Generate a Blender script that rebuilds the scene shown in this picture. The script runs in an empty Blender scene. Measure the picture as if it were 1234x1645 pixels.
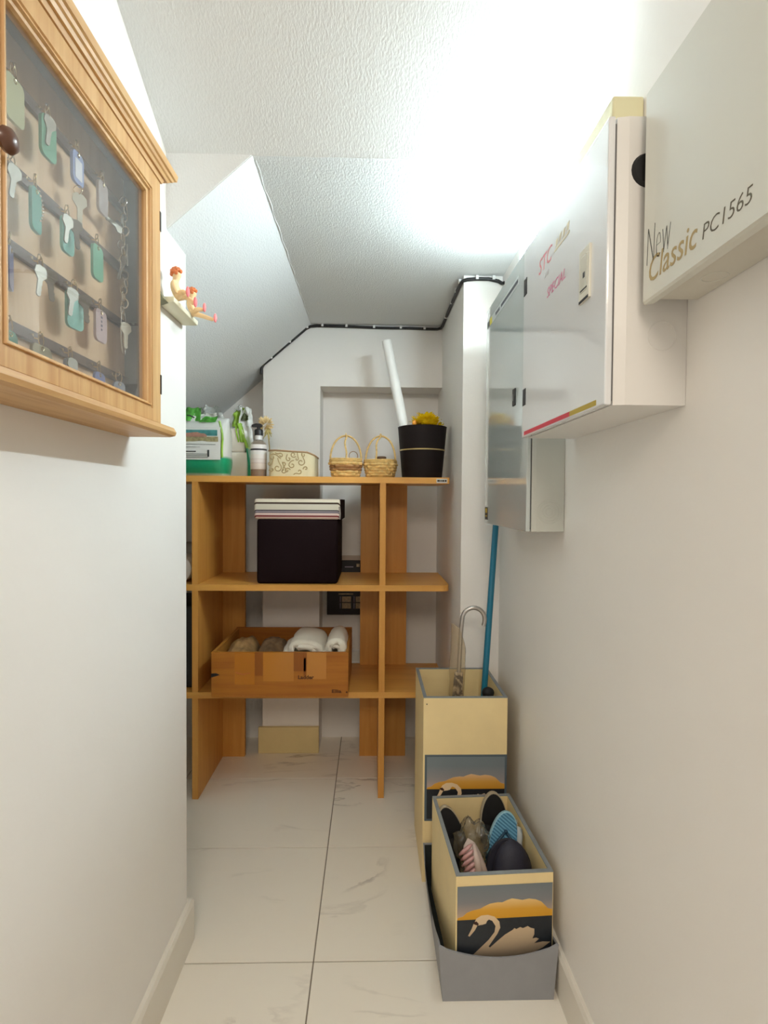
import bpy, bmesh, math, random
from mathutils import Vector, Matrix, Quaternion, noise

# ------------------------------------------------------------------ camera, light, exposure
S = bpy.context.scene
COL = S.collection
random.seed(7)
F, YAW, PITCH, ROLL, CAMZ = 850.0, .0246, .0237, .0073, 1.4
cam = bpy.data.cameras.new('camera'); camo = bpy.data.objects.new('camera', cam); COL.objects.link(camo)
cam.sensor_fit = 'HORIZONTAL'; cam.sensor_width = 36; cam.lens = 36 * F / 1234; cam.clip_start = .01
_f = Vector((math.sin(YAW) * math.cos(PITCH), math.cos(YAW) * math.cos(PITCH), -math.sin(PITCH)))
_r = Vector((math.cos(YAW), -math.sin(YAW), 0)); _u = _r.cross(_f)
_r2 = _r * math.cos(ROLL) + _u * math.sin(ROLL); _u2 = _u * math.cos(ROLL) - _r * math.sin(ROLL)
camo.matrix_world = Matrix(((_r2.x, _u2.x, -_f.x, 0), (_r2.y, _u2.y, -_f.y, 0), (_r2.z, _u2.z, -_f.z, CAMZ), (0, 0, 0, 1)))
S.camera = camo
S.view_settings.view_transform = 'Standard'; S.view_settings.look = 'None'
S.view_settings.gamma = 1; S.view_settings.use_curve_mapping = False
S.view_settings.exposure = 0.88
W = bpy.data.worlds.new('world'); S.world = W; W.use_nodes = True
W.node_tree.nodes['Background'].inputs[0].default_value = (1.0, .90, .80, 1)
W.node_tree.nodes['Background'].inputs[1].default_value = .29
LAMP_STRENGTH = 146.0          # the batten on the right wall above the panels
HALL_POWER = 17.5             # added fill light, out of view behind the camera
hl = bpy.data.lights.new('hall_fill_light', 'AREA'); hl.shape = 'DISK'; hl.size = .9; hl.energy = HALL_POWER; hl.color = (1, .88, .74)
hlo = bpy.data.objects.new('hall_fill_light', hl); COL.objects.link(hlo); hlo.location = (0.0, -1.3, 2.6)
hlo.rotation_euler = (math.radians(25), 0, 0)

# ------------------------------------------------------------------ materials
def lin(c):
    return tuple(((x / 255) / 12.92 if x / 255 <= .04045 else ((x / 255 + .055) / 1.055) ** 2.4) for x in c)
MATS = {}
def mat(name, rgb, rough=.6, metal=0, bump=0, bscale=200, var=0, vscale=8, coat=0, trans=0, spec=.5, stretch=(1, 1, 1), sheen=0):
    """rgb: sRGB 0-255. noise colour variation + noise bump."""
    if name in MATS: return MATS[name]
    m = bpy.data.materials.new(name); m.use_nodes = True; nt = m.node_tree; b = nt.nodes['Principled BSDF']
    c = lin(rgb); b.inputs['Base Color'].default_value = (*c, 1); b.inputs['Roughness'].default_value = rough
    b.inputs['Metallic'].default_value = metal; b.inputs['Specular IOR Level'].default_value = spec
    b.inputs['Coat Weight'].default_value = coat; b.inputs['Coat Roughness'].default_value = .05
    if trans: b.inputs['Transmission Weight'].default_value = trans
    if sheen: b.inputs['Sheen Weight'].default_value = sheen
    if var or bump:
        tc = nt.nodes.new('ShaderNodeTexCoord'); mp = nt.nodes.new('ShaderNodeMapping'); mp.inputs['Scale'].default_value = stretch
        nt.links.new(tc.outputs['Object'], mp.inputs['Vector'])
    if var:
        n = nt.nodes.new('ShaderNodeTexNoise'); n.inputs['Scale'].default_value = vscale; n.inputs['Detail'].default_value = 5
        nt.links.new(mp.outputs[0], n.inputs['Vector'])
        r = nt.nodes.new('ShaderNodeValToRGB'); r.color_ramp.elements[0].position = .3; r.color_ramp.elements[1].position = .7
        r.color_ramp.elements[0].color = (*[x * (1 - var) for x in c], 1); r.color_ramp.elements[1].color = (*[min(1, x * (1 + var)) for x in c], 1)
        nt.links.new(n.outputs['Fac'], r.inputs[0]); nt.links.new(r.outputs[0], b.inputs['Base Color'])
    if bump:
        n2 = nt.nodes.new('ShaderNodeTexNoise'); n2.inputs['Scale'].default_value = bscale; n2.inputs['Detail'].default_value = 3
        nt.links.new(mp.outputs[0], n2.inputs['Vector'])
        bp = nt.nodes.new('ShaderNodeBump'); bp.inputs['Strength'].default_value = bump; bp.inputs['Distance'].default_value = .003
        nt.links.new(n2.outputs['Fac'], bp.inputs['Height']); nt.links.new(bp.outputs[0], b.inputs['Normal'])
    MATS[name] = m; return m

def wood(name, c1, c2, axis='x', scale=14, rough=.45, grain=.12, coat=0):
    m = bpy.data.materials.new(name); m.use_nodes = True; nt = m.node_tree; b = nt.nodes['Principled BSDF']
    tc = nt.nodes.new('ShaderNodeTexCoord'); mp = nt.nodes.new('ShaderNodeMapping')
    s = [scale * 3.5] * 3; s['xyz'.index(axis)] = scale * .22
    mp.inputs['Scale'].default_value = s; nt.links.new(tc.outputs['Object'], mp.inputs['Vector'])
    n = nt.nodes.new('ShaderNodeTexNoise'); n.inputs['Scale'].default_value = 1; n.inputs['Detail'].default_value = 6; n.inputs['Distortion'].default_value = .6
    nt.links.new(mp.outputs[0], n.inputs['Vector'])
    r = nt.nodes.new('ShaderNodeValToRGB'); r.color_ramp.elements[0].position = .32; r.color_ramp.elements[1].position = .66
    r.color_ramp.elements[0].color = (*lin(c1), 1); r.color_ramp.elements[1].color = (*lin(c2), 1)
    nt.links.new(n.outputs['Fac'], r.inputs[0]); nt.links.new(r.outputs[0], b.inputs['Base Color'])
    bp = nt.nodes.new('ShaderNodeBump'); bp.inputs['Strength'].default_value = grain; bp.inputs['Distance'].default_value = .001
    nt.links.new(n.outputs['Fac'], bp.inputs['Height']); nt.links.new(bp.outputs[0], b.inputs['Normal'])
    b.inputs['Roughness'].default_value = rough; b.inputs['Coat Weight'].default_value = coat
    return m

def clear(name, tint=(255, 255, 255), gloss=.25, rough=.02, body=0, bodycol=(200, 200, 200)):
    """thin clear sheet: transparent + fresnel reflection (+ a little milky body)"""
    m = bpy.data.materials.new(name); m.use_nodes = True; nt = m.node_tree
    for n in list(nt.nodes):
        if n.type != 'OUTPUT_MATERIAL': nt.nodes.remove(n)
    out = [n for n in nt.nodes][0]
    t = nt.nodes.new('ShaderNodeBsdfTransparent'); t.inputs[0].default_value = (*lin(tint), 1)
    g = nt.nodes.new('ShaderNodeBsdfGlossy'); g.inputs['Roughness'].default_value = rough
    fr = nt.nodes.new('ShaderNodeLayerWeight'); fr.inputs[0].default_value = .5      # Schlick, the same from both sides
    pw = nt.nodes.new('ShaderNodeMath'); pw.operation = 'POWER'; pw.inputs[1].default_value = 5
    nt.links.new(fr.outputs['Facing'], pw.inputs[0])
    ml = nt.nodes.new('ShaderNodeMath'); ml.operation = 'MULTIPLY_ADD'; ml.inputs[1].default_value = gloss * .95; ml.inputs[2].default_value = gloss * .045
    nt.links.new(pw.outputs[0], ml.inputs[0]); ml.use_clamp = True
    last = t
    if body:
        d = nt.nodes.new('ShaderNodeBsdfDiffuse'); d.inputs[0].default_value = (*lin(bodycol), 1)
        mx0 = nt.nodes.new('ShaderNodeMixShader'); mx0.inputs[0].default_value = body
        nt.links.new(t.outputs[0], mx0.inputs[1]); nt.links.new(d.outputs[0], mx0.inputs[2]); last = mx0
    mx = nt.nodes.new('ShaderNodeMixShader'); nt.links.new(ml.outputs[0], mx.inputs[0])
    nt.links.new(last.outputs[0], mx.inputs[1]); nt.links.new(g.outputs[0], mx.inputs[2]); nt.links.new(mx.outputs[0], out.inputs[0])
    return m

def ramp_mat(name, stops, axis_expr, period=None, rough=.6, const=True):
    """colour ramp over a linear function of object coords; axis_expr=(ax,ay,az,offset,scale)"""
    m = bpy.data.materials.new(name); m.use_nodes = True; nt = m.node_tree; b = nt.nodes['Principled BSDF']
    tc = nt.nodes.new('ShaderNodeTexCoord'); d = nt.nodes.new('ShaderNodeVectorMath'); d.operation = 'DOT_PRODUCT'
    d.inputs[1].default_value = axis_expr[:3]; nt.links.new(tc.outputs['Object'], d.inputs[0])
    ma = nt.nodes.new('ShaderNodeMath'); ma.operation = 'MULTIPLY_ADD'; ma.inputs[1].default_value = axis_expr[4]; ma.inputs[2].default_value = axis_expr[3]
    nt.links.new(d.outputs['Value'], ma.inputs[0]); last = ma
    if period:
        fr = nt.nodes.new('ShaderNodeMath'); fr.operation = 'FRACT'; nt.links.new(ma.outputs[0], fr.inputs[0]); last = fr
    r = nt.nodes.new('ShaderNodeValToRGB'); r.color_ramp.interpolation = 'CONSTANT' if const else 'LINEAR'
    while len(r.color_ramp.elements) < len(stops): r.color_ramp.elements.new(.5)
    for e, (p, c) in zip(r.color_ramp.elements, stops): e.position = p; e.color = (*lin(c), 1)
    nt.links.new(last.outputs[0], r.inputs[0]); nt.links.new(r.outputs[0], b.inputs['Base Color']); b.inputs['Roughness'].default_value = rough
    return m

# ------------------------------------------------------------------ mesh building
ORG = {}
class MB:
    def __init__(s): s.v = []; s.f = []
    def add(s, vs, fs):
        o = len(s.v); s.v += [Vector(x) for x in vs]; s.f += [tuple(i + o for i in f) for f in fs]; return s
    def box(s, x0, x1, y0, y1, z0, z1, b=0):
        if b <= 0:
            return s.add([(x0, y0, z0), (x1, y0, z0), (x1, y1, z0), (x0, y1, z0), (x0, y0, z1), (x1, y0, z1), (x1, y1, z1), (x0, y1, z1)],
                         [(0, 3, 2, 1), (4, 5, 6, 7), (0, 1, 5, 4), (1, 2, 6, 5), (2, 3, 7, 6), (3, 0, 4, 7)])
        bm = bmesh.new(); bmesh.ops.create_cube(bm, size=1)
        for v in bm.verts: v.co = Vector(((x0 + x1) / 2 + v.co.x * (x1 - x0), (y0 + y1) / 2 + v.co.y * (y1 - y0), (z0 + z1) / 2 + v.co.z * (z1 - z0)))
        bmesh.ops.bevel(bm, geom=list(bm.edges), offset=b, segments=2 if b < .01 else 3, affect='EDGES', profile=.5)
        return s.bm(bm)
    def bm(s, bm):
        bm.verts.index_update(); s.add([v.co.copy() for v in bm.verts], [tuple(v.index for v in f.verts) for f in bm.faces]); bm.free(); return s
    def prism(s, poly, axis, a, b):
        """poly: 2D points; axis the extrusion axis ('x': poly=(y,z); 'y': (x,z); 'z': (x,y))"""
        n = len(poly)
        def P(p, t): return (t, p[0], p[1]) if axis == 'x' else ((p[0], t, p[1]) if axis == 'y' else (p[0], p[1], t))
        vs = [P(p, a) for p in poly] + [P(p, b) for p in poly]
        fs = [tuple(range(n))[::-1], tuple(range(n, 2 * n))] + [(i, (i + 1) % n, n + (i + 1) % n, n + i) for i in range(n)]
        return s.add(vs, fs)
    def rings(s, rs, cap=True, closed=False):
        n = len(rs[0]); vs = [p for r in rs for p in r]; fs = []
        m = len(rs); rng = range(m if closed else m - 1)
        for k in rng:
            k2 = (k + 1) % m
            for i in range(n): fs.append((k * n + i, k * n + (i + 1) % n, k2 * n + (i + 1) % n, k2 * n + i))
        if cap and not closed: fs += [tuple(range(n))[::-1], tuple(range((m - 1) * n, m * n))]
        return s.add(vs, fs)
    def tube(s, pts, r, n=8, cap=True, closed=False):
        pts = [Vector(p) for p in pts]; rs = []; m = len(pts)
        rad = r if isinstance(r, (list, tuple)) else [r] * m
        prev = None
        for i, p in enumerate(pts):
            if closed: t = pts[(i + 1) % m] - pts[i - 1]
            else: t = pts[min(i + 1, m - 1)] - pts[max(i - 1, 0)]
            t.normalize()
            if prev is None:
                a = Vector((0, 0, 1)) if abs(t.z) < .9 else Vector((1, 0, 0)); u = t.cross(a).normalized()
            else: u = (prev - t * prev.dot(t)).normalized()
            prev = u; w = t.cross(u)
            rs.append([p + (u * math.cos(2 * math.pi * k / n) + w * math.sin(2 * math.pi * k / n)) * rad[i] for k in range(n)])
        return s.rings(rs, cap, closed)
    def cyl(s, a, b, r0, r1=None, n=16): return s.tube([a, b], [r0, r0 if r1 is None else r1], n)
    def lathe(s, prof, c=(0, 0, 0), n=24, cap=True):
        return s.rings([[(c[0] + r * math.cos(2 * math.pi * k / n), c[1] + r * math.sin(2 * math.pi * k / n), c[2] + z) for k in range(n)] for r, z in prof], cap)
    def ball(s, c, r, n=12, sc=(1, 1, 1)):
        bm = bmesh.new(); bmesh.ops.create_uvsphere(bm, u_segments=n, v_segments=max(6, n // 2 + 2), radius=r)
        for v in bm.verts: v.co = Vector((c[0] + v.co.x * sc[0], c[1] + v.co.y * sc[1], c[2] + v.co.z * sc[2]))
        return s.bm(bm)
    def torus(s, c, R, r, axis='x', n=20, k=6):
        pts = []
        for i in range(n):
            a = 2 * math.pi * i / n; p = (R * math.cos(a), R * math.sin(a))
            pts.append({'x': (c[0], c[1] + p[0], c[2] + p[1]), 'y': (c[0] + p[0], c[1], c[2] + p[1]), 'z': (c[0] + p[0], c[1] + p[1], c[2])}[axis])
        return s.tube(pts, r, k, closed=True)
    def rect_rings(s, seq, plane='x', cap=(False, False)):
        """seq of (u0,u1,w0,w1,h): rectangles in the plane, height along the axis"""
        rs = []
        for u0, u1, w0, w1, h in seq:
            q = [(u0, w0), (u1, w0), (u1, w1), (u0, w1)]
            rs.append([{'x': (h, a, b), 'y': (a, h, b), 'z': (a, b, h)}[plane] for a, b in q])
        o = len(s.v); s.rings(rs, False)
        if cap[0]: s.f.append(tuple(o + i for i in range(4))[::-1])
        if cap[1]: s.f.append(tuple(o + 4 * (len(rs) - 1) + i for i in range(4)))
        return s
    def grid(s, fn, nu, nv, wrap=False):
        vs = [fn(i / (nu if wrap else nu - 1), j / (nv - 1)) for j in range(nv) for i in range(nu)]
        fs = []
        for j in range(nv - 1):
            for i in range(nu if wrap else nu - 1):
                i2 = (i + 1) % nu; fs.append((j * nu + i, j * nu + i2, (j + 1) * nu + i2, (j + 1) * nu + i))
        return s.add(vs, fs)
    def xf(s, M): s.v = [M @ v for v in s.v]; return s
    def warp(s, fn): s.v = [Vector(fn(v)) for v in s.v]; return s
    def noisy(s, amp, sc):
        s.v = [v + noise.noise_vector(v * sc) * amp for v in s.v]; return s
    def build(s, name, m, parent=None, smooth=False, org=None, sub=0, kind=None, label=None, sharp=None):
        o0 = Vector(org) if org is not None else (ORG[parent.name] if parent else Vector((0, 0, 0)))
        me = bpy.data.meshes.new(name); me.from_pydata([v - o0 for v in s.v], [], s.f)
        bm = bmesh.new(); bm.from_mesh(me); bmesh.ops.recalc_face_normals(bm, faces=list(bm.faces)); bm.to_mesh(me); bm.free()
        me.materials.append(m)
        o = bpy.data.objects.new(name, me); COL.objects.link(o)
        if parent: o.parent = parent
        else: o.location = o0
        ORG[o.name] = o0
        if smooth:
            me.polygons.foreach_set('use_smooth', [True] * len(me.polygons))
            if smooth != 'all': me.set_sharp_from_angle(angle=math.radians(smooth if smooth is not True else 40))
        if sub:
            md = o.modifiers.new('sub', 'SUBSURF'); md.levels = sub; md.render_levels = sub
        if kind: o['kind'] = kind
        if label: o['label'] = label
        return o

def thing(name, loc, label, cat, group=None):
    o = bpy.data.objects.new(name, None); o.empty_display_size = .02; COL.objects.link(o); o.location = loc; ORG[o.name] = Vector(loc)
    return tag(o, label, cat, group)
def tag(o, label, cat, group=None):
    o['label'] = label; o['category'] = cat
    if group: o['group'] = group
    return o
def struct(o): o['kind'] = 'structure'; return o
def text(name, body, size, M, m, parent, width=None, height=None, shear=0, depth=.0002, bold=0):
    """flat lettering converted to mesh; M maps text plane (x right, y up) into the world"""
    cu = bpy.data.curves.new('t', 'FONT'); cu.body = body; cu.size = size; cu.shear = shear; cu.extrude = depth; cu.offset = bold; cu.resolution_u = 3
    to = bpy.data.objects.new('t', cu); COL.objects.link(to); dg = bpy.context.evaluated_depsgraph_get()
    me = bpy.data.meshes.new_from_object(to.evaluated_get(dg)); bpy.data.objects.remove(to)
    b = MB(); b.v = [v.co.copy() for v in me.vertices]; b.f = [tuple(p.vertices) for p in me.polygons]; bpy.data.meshes.remove(me)
    xs = [v.x for v in b.v]; ys = [v.y for v in b.v]
    sx = width / (max(xs) - min(xs)) if width else 1; sy = height / (max(ys) - min(ys)) if height else 1
    x0 = min(xs); y0 = min(ys)
    b.v = [M @ Vector(((v.x - x0) * sx, (v.y - y0) * sy, v.z)) for v in b.v]
    return b.build(name, m, parent)
def plane_M(o, right, up):
    r = Vector(right).normalized(); u = Vector(up).normalized(); n = r.cross(u)
    return Matrix(((r.x, u.x, n.x, o[0]), (r.y, u.y, n.y, o[1]), (r.z, u.z, n.z, o[2]), (0, 0, 0, 1)))
def skin(name, verts, edges, radii, m, parent, sub=2):
    me = bpy.data.meshes.new(name); o0 = ORG[parent.name]
    me.from_pydata([Vector(v) - o0 for v in verts], edges, []); o = bpy.data.objects.new(name, me); COL.objects.link(o)
    md = o.modifiers.new('skin', 'SKIN'); md.use_smooth_shade = True
    for sv, r in zip(me.skin_vertices[0].data, radii): sv.radius = (r, r)
    me.skin_vertices[0].data[0].use_root = True
    s2 = o.modifiers.new('sub', 'SUBSURF'); s2.levels = sub; s2.render_levels = sub
    dg = bpy.context.evaluated_depsgraph_get(); dg.update(); nm = bpy.data.meshes.new_from_object(o.evaluated_get(dg))
    bpy.data.objects.remove(o); nm.materials.clear(); nm.materials.append(m)
    nm.polygons.foreach_set('use_smooth', [True] * len(nm.polygons))
    o = bpy.data.objects.new(name, nm); COL.objects.link(o); o.parent = parent; ORG[o.name] = o0
    return o
def rrect(w, h, r, n=4, cx=0, cy=0):
    p = []
    for qx, qy, a0 in ((1, 1, 0), (-1, 1, 90), (-1, -1, 180), (1, -1, 270)):
        for k in range(n + 1):
            a = math.radians(a0 + 90 * k / n); p.append((cx + qx * (w / 2 - r) + r * math.cos(a), cy + qy * (h / 2 - r) + r * math.sin(a)))
    return p

M_wall = mat('wall_paint', (241, 238, 233), .55, bump=.12, bscale=60, var=.012, vscale=3)
M_ceil = mat('ceiling_plaster', (222, 225, 225), .8, bump=.55, bscale=130, stretch=(1.6, .8, 1))
M_skirt = mat('skirting_paint', (232, 226, 214), .45, bump=.1, bscale=30)
M_cream = mat('cream_tile', (226, 206, 150), .5, var=.03, vscale=10)
M_grout = mat('grout', (150, 138, 122), .9)
M_white = mat('white_plastic', (236, 236, 234), .4)
M_black = mat('black_plastic', (22, 22, 24), .45)
M_blackr = mat('black_rubber', (16, 16, 18), .65)
M_metal = mat('bright_metal', (215, 210, 200), .22, metal=1)
M_brass = mat('brass_ring', (205, 185, 140), .25, metal=1)

def marble():
    m = bpy.data.materials.new('marble_tile'); m.use_nodes = True; nt = m.node_tree; b = nt.nodes['Principled BSDF']
    tc = nt.nodes.new('ShaderNodeTexCoord'); mp = nt.nodes.new('ShaderNodeMapping'); mp.inputs['Scale'].default_value = (1.0, 3.2, 1); mp.inputs['Rotation'].default_value = (0, 0, .35)
    nt.links.new(tc.outputs['Object'], mp.inputs['Vector'])
    n = nt.nodes.new('ShaderNodeTexNoise'); n.inputs['Scale'].default_value = 1.1; n.inputs['Detail'].default_value = 7; n.inputs['Distortion'].default_value = .9; n.inputs['Roughness'].default_value = .55
    nt.links.new(mp.outputs[0], n.inputs['Vector'])
    r = nt.nodes.new('ShaderNodeValToRGB'); E_ = r.color_ramp.elements
    base = lin((247, 240, 226)); vein = lin((192, 183, 170))
    E_[0].position = .0; E_[0].color = (*base, 1); E_[1].position = 1; E_[1].color = (*base, 1)
    for p, c in ((.485, base), (.499, vein), (.503, vein), (.53, base)): e = E_.new(p); e.color = (*c, 1)
    n2 = nt.nodes.new('ShaderNodeTexNoise'); n2.inputs['Scale'].default_value = 2.3; nt.links.new(tc.outputs['Object'], n2.inputs['Vector'])
    r2 = nt.nodes.new('ShaderNodeValToRGB'); r2.color_ramp.elements[0].position = .50; r2.color_ramp.elements[1].position = .68
    mx = nt.nodes.new('ShaderNodeMixRGB'); mx.inputs[1].default_value = (*base, 1)
    nt.links.new(n.outputs['Fac'], r.inputs[0]); nt.links.new(n2.outputs['Fac'], r2.inputs[0]); nt.links.new(r2.outputs[0], mx.inputs[0]); nt.links.new(r.outputs[0], mx.inputs[2])
    nt.links.new(mx.outputs[0], b.inputs['Base Color']); b.inputs['Roughness'].default_value = .32
    return m
M_tile = marble()

# ------------------------------------------------------------------ the setting
XL, XR, YB, YN, ZC, YC = -.57, .552, 2.91, 3.09, 2.35, 1.495
YE = -.35      # the passage opens to the hall here
floor = struct(MB().box(-1.4, 2.2, -2.6, 3.2, -.04, -.004).build('floor', M_grout))
T, WT, X0, Y0 = .5275, .75, -.165, 1.573
for j in range(-7, 4):
    for i in range(-2, 3):
        x0, x1 = X0 + i * WT, X0 + (i + 1) * WT; y0, y1 = Y0 + (j - 0) * T, Y0 + (j + 1) * T
        x0, x1, y1 = max(x0, -1.4), min(x1, 2.2), min(y1, 3.19)
        if x1 - x0 < .05 or y1 - y0 < .05: continue
        b = MB().box(x0 + .002, x1 - .002, y0 + .002, y1 - .002, -.0035, 0, b=.0008)
        # each tile carries its own cut of the marble
        t = b.build('tile', M_tile, floor)
        off = Vector((random.uniform(-9, 9), random.uniform(-9, 9), 0))
        for v in t.data.vertices: v.co += off
        t.location = -off

struct(MB().box(XL - .1, XL, YE, 1.645, 0, 3.5).build('wall_left', M_wall))
struct(MB().box(XR, XR + .1, YE, 3.2, 0, 3.5).build('wall_right', M_wall))
struct(MB().box(-1.4, XR, YN, YN + .1, 0, 2.6).build('wall_back', M_wall))
struct(MB().box(-1.4, -1.3, 1.545, YN, 0, 2.6).build('wall_alcove_side', M_wall))
struct(MB().box(-1.3, XL - .1, 1.545, 1.645, 0, 2.6).build('wall_alcove_front', M_wall))
struct(MB().box(-.591, -.281, YB, YN, 0, 2.6).build('wall_pier', M_wall))
struct(MB().box(-.281, .386, YB, YN, 2.015, 2.6).build('wall_lintel', M_wall))
struct(MB().box(.386, XR, 2.25, YN, 0, 2.6).build('wall_column', M_wall))
# hall behind the camera
struct(MB().box(-1.4, XL - .1, YE, YE + .1, 0, 3.5).build('wall_hall_left', M_wall))
struct(MB().box(XR + .1, 2.2, YE, YE + .1, 0, 3.5).build('wall_hall_right', M_wall))
# ceiling: sloped underside of the stair (A), flat landing (B), cut-off slope to the left (C) and its cheek (D)
XRG, SL = -.335, .88
zc13 = ZC - SL * (-XRG - -1.3 if False else 1.4 + XRG)
za = ZC + .53 * (YC - YE)
cb = MB()
cb.add([(-.66, YC, ZC), (.64, YC, ZC), (.64, YE, za), (-.66, YE, za)], [(0, 1, 2, 3)])
cb.add([(XRG, YC, ZC), (.64, YC, ZC), (.64, 3.18, ZC), (XRG, 3.18, ZC)], [(0, 1, 2, 3)])
def cgrid(u, v):
    x = XRG - u * (1.4 + XRG); return (x, YC + v * (3.18 - YC), ZC - SL * (XRG - x))
cb.grid(cgrid, 2, 2)
cb.add([(XRG, YC, ZC), (-1.4, YC, ZC), (-1.4, YC, zc13)], [(0, 1, 2)])
ceil = struct(cb.build('ceiling', M_ceil))
sd = ceil.modifiers.new('thick', 'SOLIDIFY'); sd.thickness = .004; sd.offset = 0
# hairline bead of filler along the landing ridge
pts = [(XRG + .004 + .003 * math.sin(k * 1.7), YC + .02 + k * (YB - YC - .05) / 30, ZC - .001 + .0008 * math.sin(k * 2.3)) for k in range(31)]
MB().tube(pts, .0028, 6).build('filler_bead', M_ceil, ceil, smooth=True)
# skirting
struct(MB().prism([(XL - .0, 0), (XL + .018, 0), (XL + .018, .122), (XL + .012, .132), (XL, .132)], 'y', YE, 1.663).build('baseboard_left', M_skirt))
struct(MB().prism([(XR, 0), (XR - .016, 0), (XR - .016, .116), (XR - .010, .126), (XR, .126)], 'y', YE, 2.25).build('baseboard_right', M_skirt))
struct(MB().box(-.611, -.279, 2.888, YB, 0, .145, b=.004).build('baseboard_pier', M_cream))

# wall lamp above the panels (hidden from here by the panel tops)
M_em = bpy.data.materials.new('lamp_diffuser'); M_em.use_nodes = True
_b = M_em.node_tree.nodes['Principled BSDF']; _b.inputs['Emission Color'].default_value = (.80, .945, 1, 1); _b.inputs['Emission Strength'].default_value = LAMP_STRENGTH
t = thing('wall_lamp', (.54, 1.55, 2.22), 'slim white tube lamp on the right wall above the grey cabinet', 'lamp')
MB().box(.5385, XR - .0005, 1.30, 1.86, 2.222, 2.262, b=.004).build('housing', M_white, t)
MB().tube([(.525, 1.31, 2.242), (.525, 1.85, 2.242)], .0125, 14).build('diffuser_tube', M_em, t, smooth=True)
MB().box(.511, .539, 1.296, 1.312, 2.226, 2.258, b=.002).build('end_cap', M_white, t)
MB().box(.511, .539, 1.848, 1.864, 2.226, 2.258, b=.002).build('end_cap', M_white, t)

# ------------------------------------------------------------------ shelf unit
M_shelf = wood('shelf_laminate', (210, 150, 68), (222, 164, 80), 'x', 10, .42, .05)
M_shelfv = wood('shelf_laminate_upright', (204, 142, 62), (216, 156, 74), 'z', 10, .45, .05)
M_print = mat('dark_print', (46, 34, 26), .6)
sh = thing('shelf_unit', (-.3, 2.66, 0), 'three-tier open shelf of orange wood laminate at the end of the passage', 'shelf')
YF, YS = 2.445, 2.882
def board(name, z, x1, rf=.035):
    p = [(-1.27, YF), (x1 - rf, YF)] + [(x1 - rf + rf * math.sin(a), YF + rf - rf * math.cos(a)) for a in [math.radians(15 * k) for k in range(1, 7)]] + [(x1, YS), (-1.27, YS)]
    b = MB().prism(p, 'z', z - .028, z); return b.build(name, M_shelf, sh)
tb = board('top_board', 1.503, .364, .008); board('middle_board', 1.002, .368); board('lower_board', .502, .368)
for x, y0 in ((-.808, YF + .002), (.055, YF + .002)):
    for z0, z1 in ((.0, .474), (.502, .974), (1.002, 1.475)):
        MB().box(x - .014, x + .014, y0, YS - .026, z0, z1, b=.0008).build('upright', M_shelfv, sh)
for x0, x1 in ((-.822, -.676), (-.055, .195)):
    for z0, z1 in ((.0, .474), (.502, .974), (1.002, 1.475)):
        MB().box(x0, x1, YS - .026, YS, z0, z1, b=.0008).build('back_brace', M_shelfv, sh)
st = MB().box(.302, .352, YF - .0008, YF + .0005, 1.478, 1.498).build('sticker', mat('sticker_pale', (196, 200, 196), .4), tb)
for k, (a, b_) in enumerate(((.306, .318), (.320, .326), (.328, .338), (.340, .349))):
    MB().box(a, b_, YF - .0012, YF - .0007, 1.484, 1.492).build('print_mark', M_print, tb)

# ------------------------------------------------------------------ key cabinet on the left wall
M_oak = wood('oak_y', (186, 140, 86), (206, 166, 112), 'y', 16, .45, .12)
M_oakz = wood('oak_z', (186, 140, 86), (206, 166, 112), 'z', 16, .45, .12)
M_back = wood('back_ply', (206, 168, 128), (222, 188, 148), 'z', 9, .6, .05)
M_rail = mat('dark_rail', (84, 58, 44), .5, var=.15, vscale=40)
M_glass = clear('cabinet_glass', (252, 252, 252), 1.0, .015, body=.07, bodycol=(225, 225, 222))  # milky body paints the whitish haze of reflections into the pane
M_shade = mat('painted_shade_grey', (84, 80, 80), .8)  # dark grey paints in the shade of the unlit cabinet interior
XD = -.485; KY0, KY1, KZ0, KZ1 = .664, 1.237, 1.570, 2.118
kc = thing('key_cabinet', (XL, .94, 1.54), 'glass-fronted oak key cabinet hung on the left wall', 'cabinet')
MB().box(XL + .001, XL + .008, KY0 + .012, KY1 - .012, KZ0, KZ1).build('back_panel', M_back, kc)
for y0, y1 in ((KY0 + .002, KY0 + .012), (KY1 - .012, KY1 - .002)):
    MB().box(XL + .001, XD - .021, y0, y1, KZ0, KZ1).build('side_panel', M_oakz, kc)
MB().box(XL + .008, XD - .021, KY0 + .012, KY1 - .012, KZ1 - .004, KZ1 - .001).build('top_shade_sheet', M_shade, kc)  # thin sheets that carry the painted shade, top and right side
MB().box(XL + .008, XD - .021, KY1 - .0135, KY1 - .012, KZ0, KZ1 - .004).build('side_shade_sheet', M_shade, kc)
def stack(seq): return MB().rect_rings([(XL + .001, XD + o, KY0 - o2, KY1 + o2, z) for z, o, o2 in seq], 'z', (True, True))
stack([(KZ1, .002, .004), (KZ1 + .010, .004, .010), (KZ1 + .010, .009, .018), (KZ1 + .016, .012, .026), (KZ1 + .018, .016, .030), (KZ1 + .024, .018, .036), (KZ1 + .026, .022, .042), (KZ1 + .040, .024, .044), (KZ1 + .043, .020, .040)]).build('cornice', M_oak, kc)
stack([(KZ0 - .003, .010, .012), (KZ0 - .006, .020, .024), (KZ0 - .016, .024, .030), (KZ0 - .024, .022, .028), (KZ0 - .028, .014, .018)]).build('base_moulding', M_oak, kc)
dr = MB()
prof = [(0, -.020), (0, -.002), (.003, 0), (.046, 0), (.048, -.003), (.053, -.003), (.055, .001), (.058, .001), (.060, -.004), (.066, -.005), (.068, -.010), (.068, -.020)]
kz = .62   # rails are narrower than stiles
dr.rect_rings([(KY0 + i, KY1 - i, KZ0 + i * kz, KZ1 - i * .82, XD + h) for i, h in prof], 'x')
dr.f += []
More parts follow.
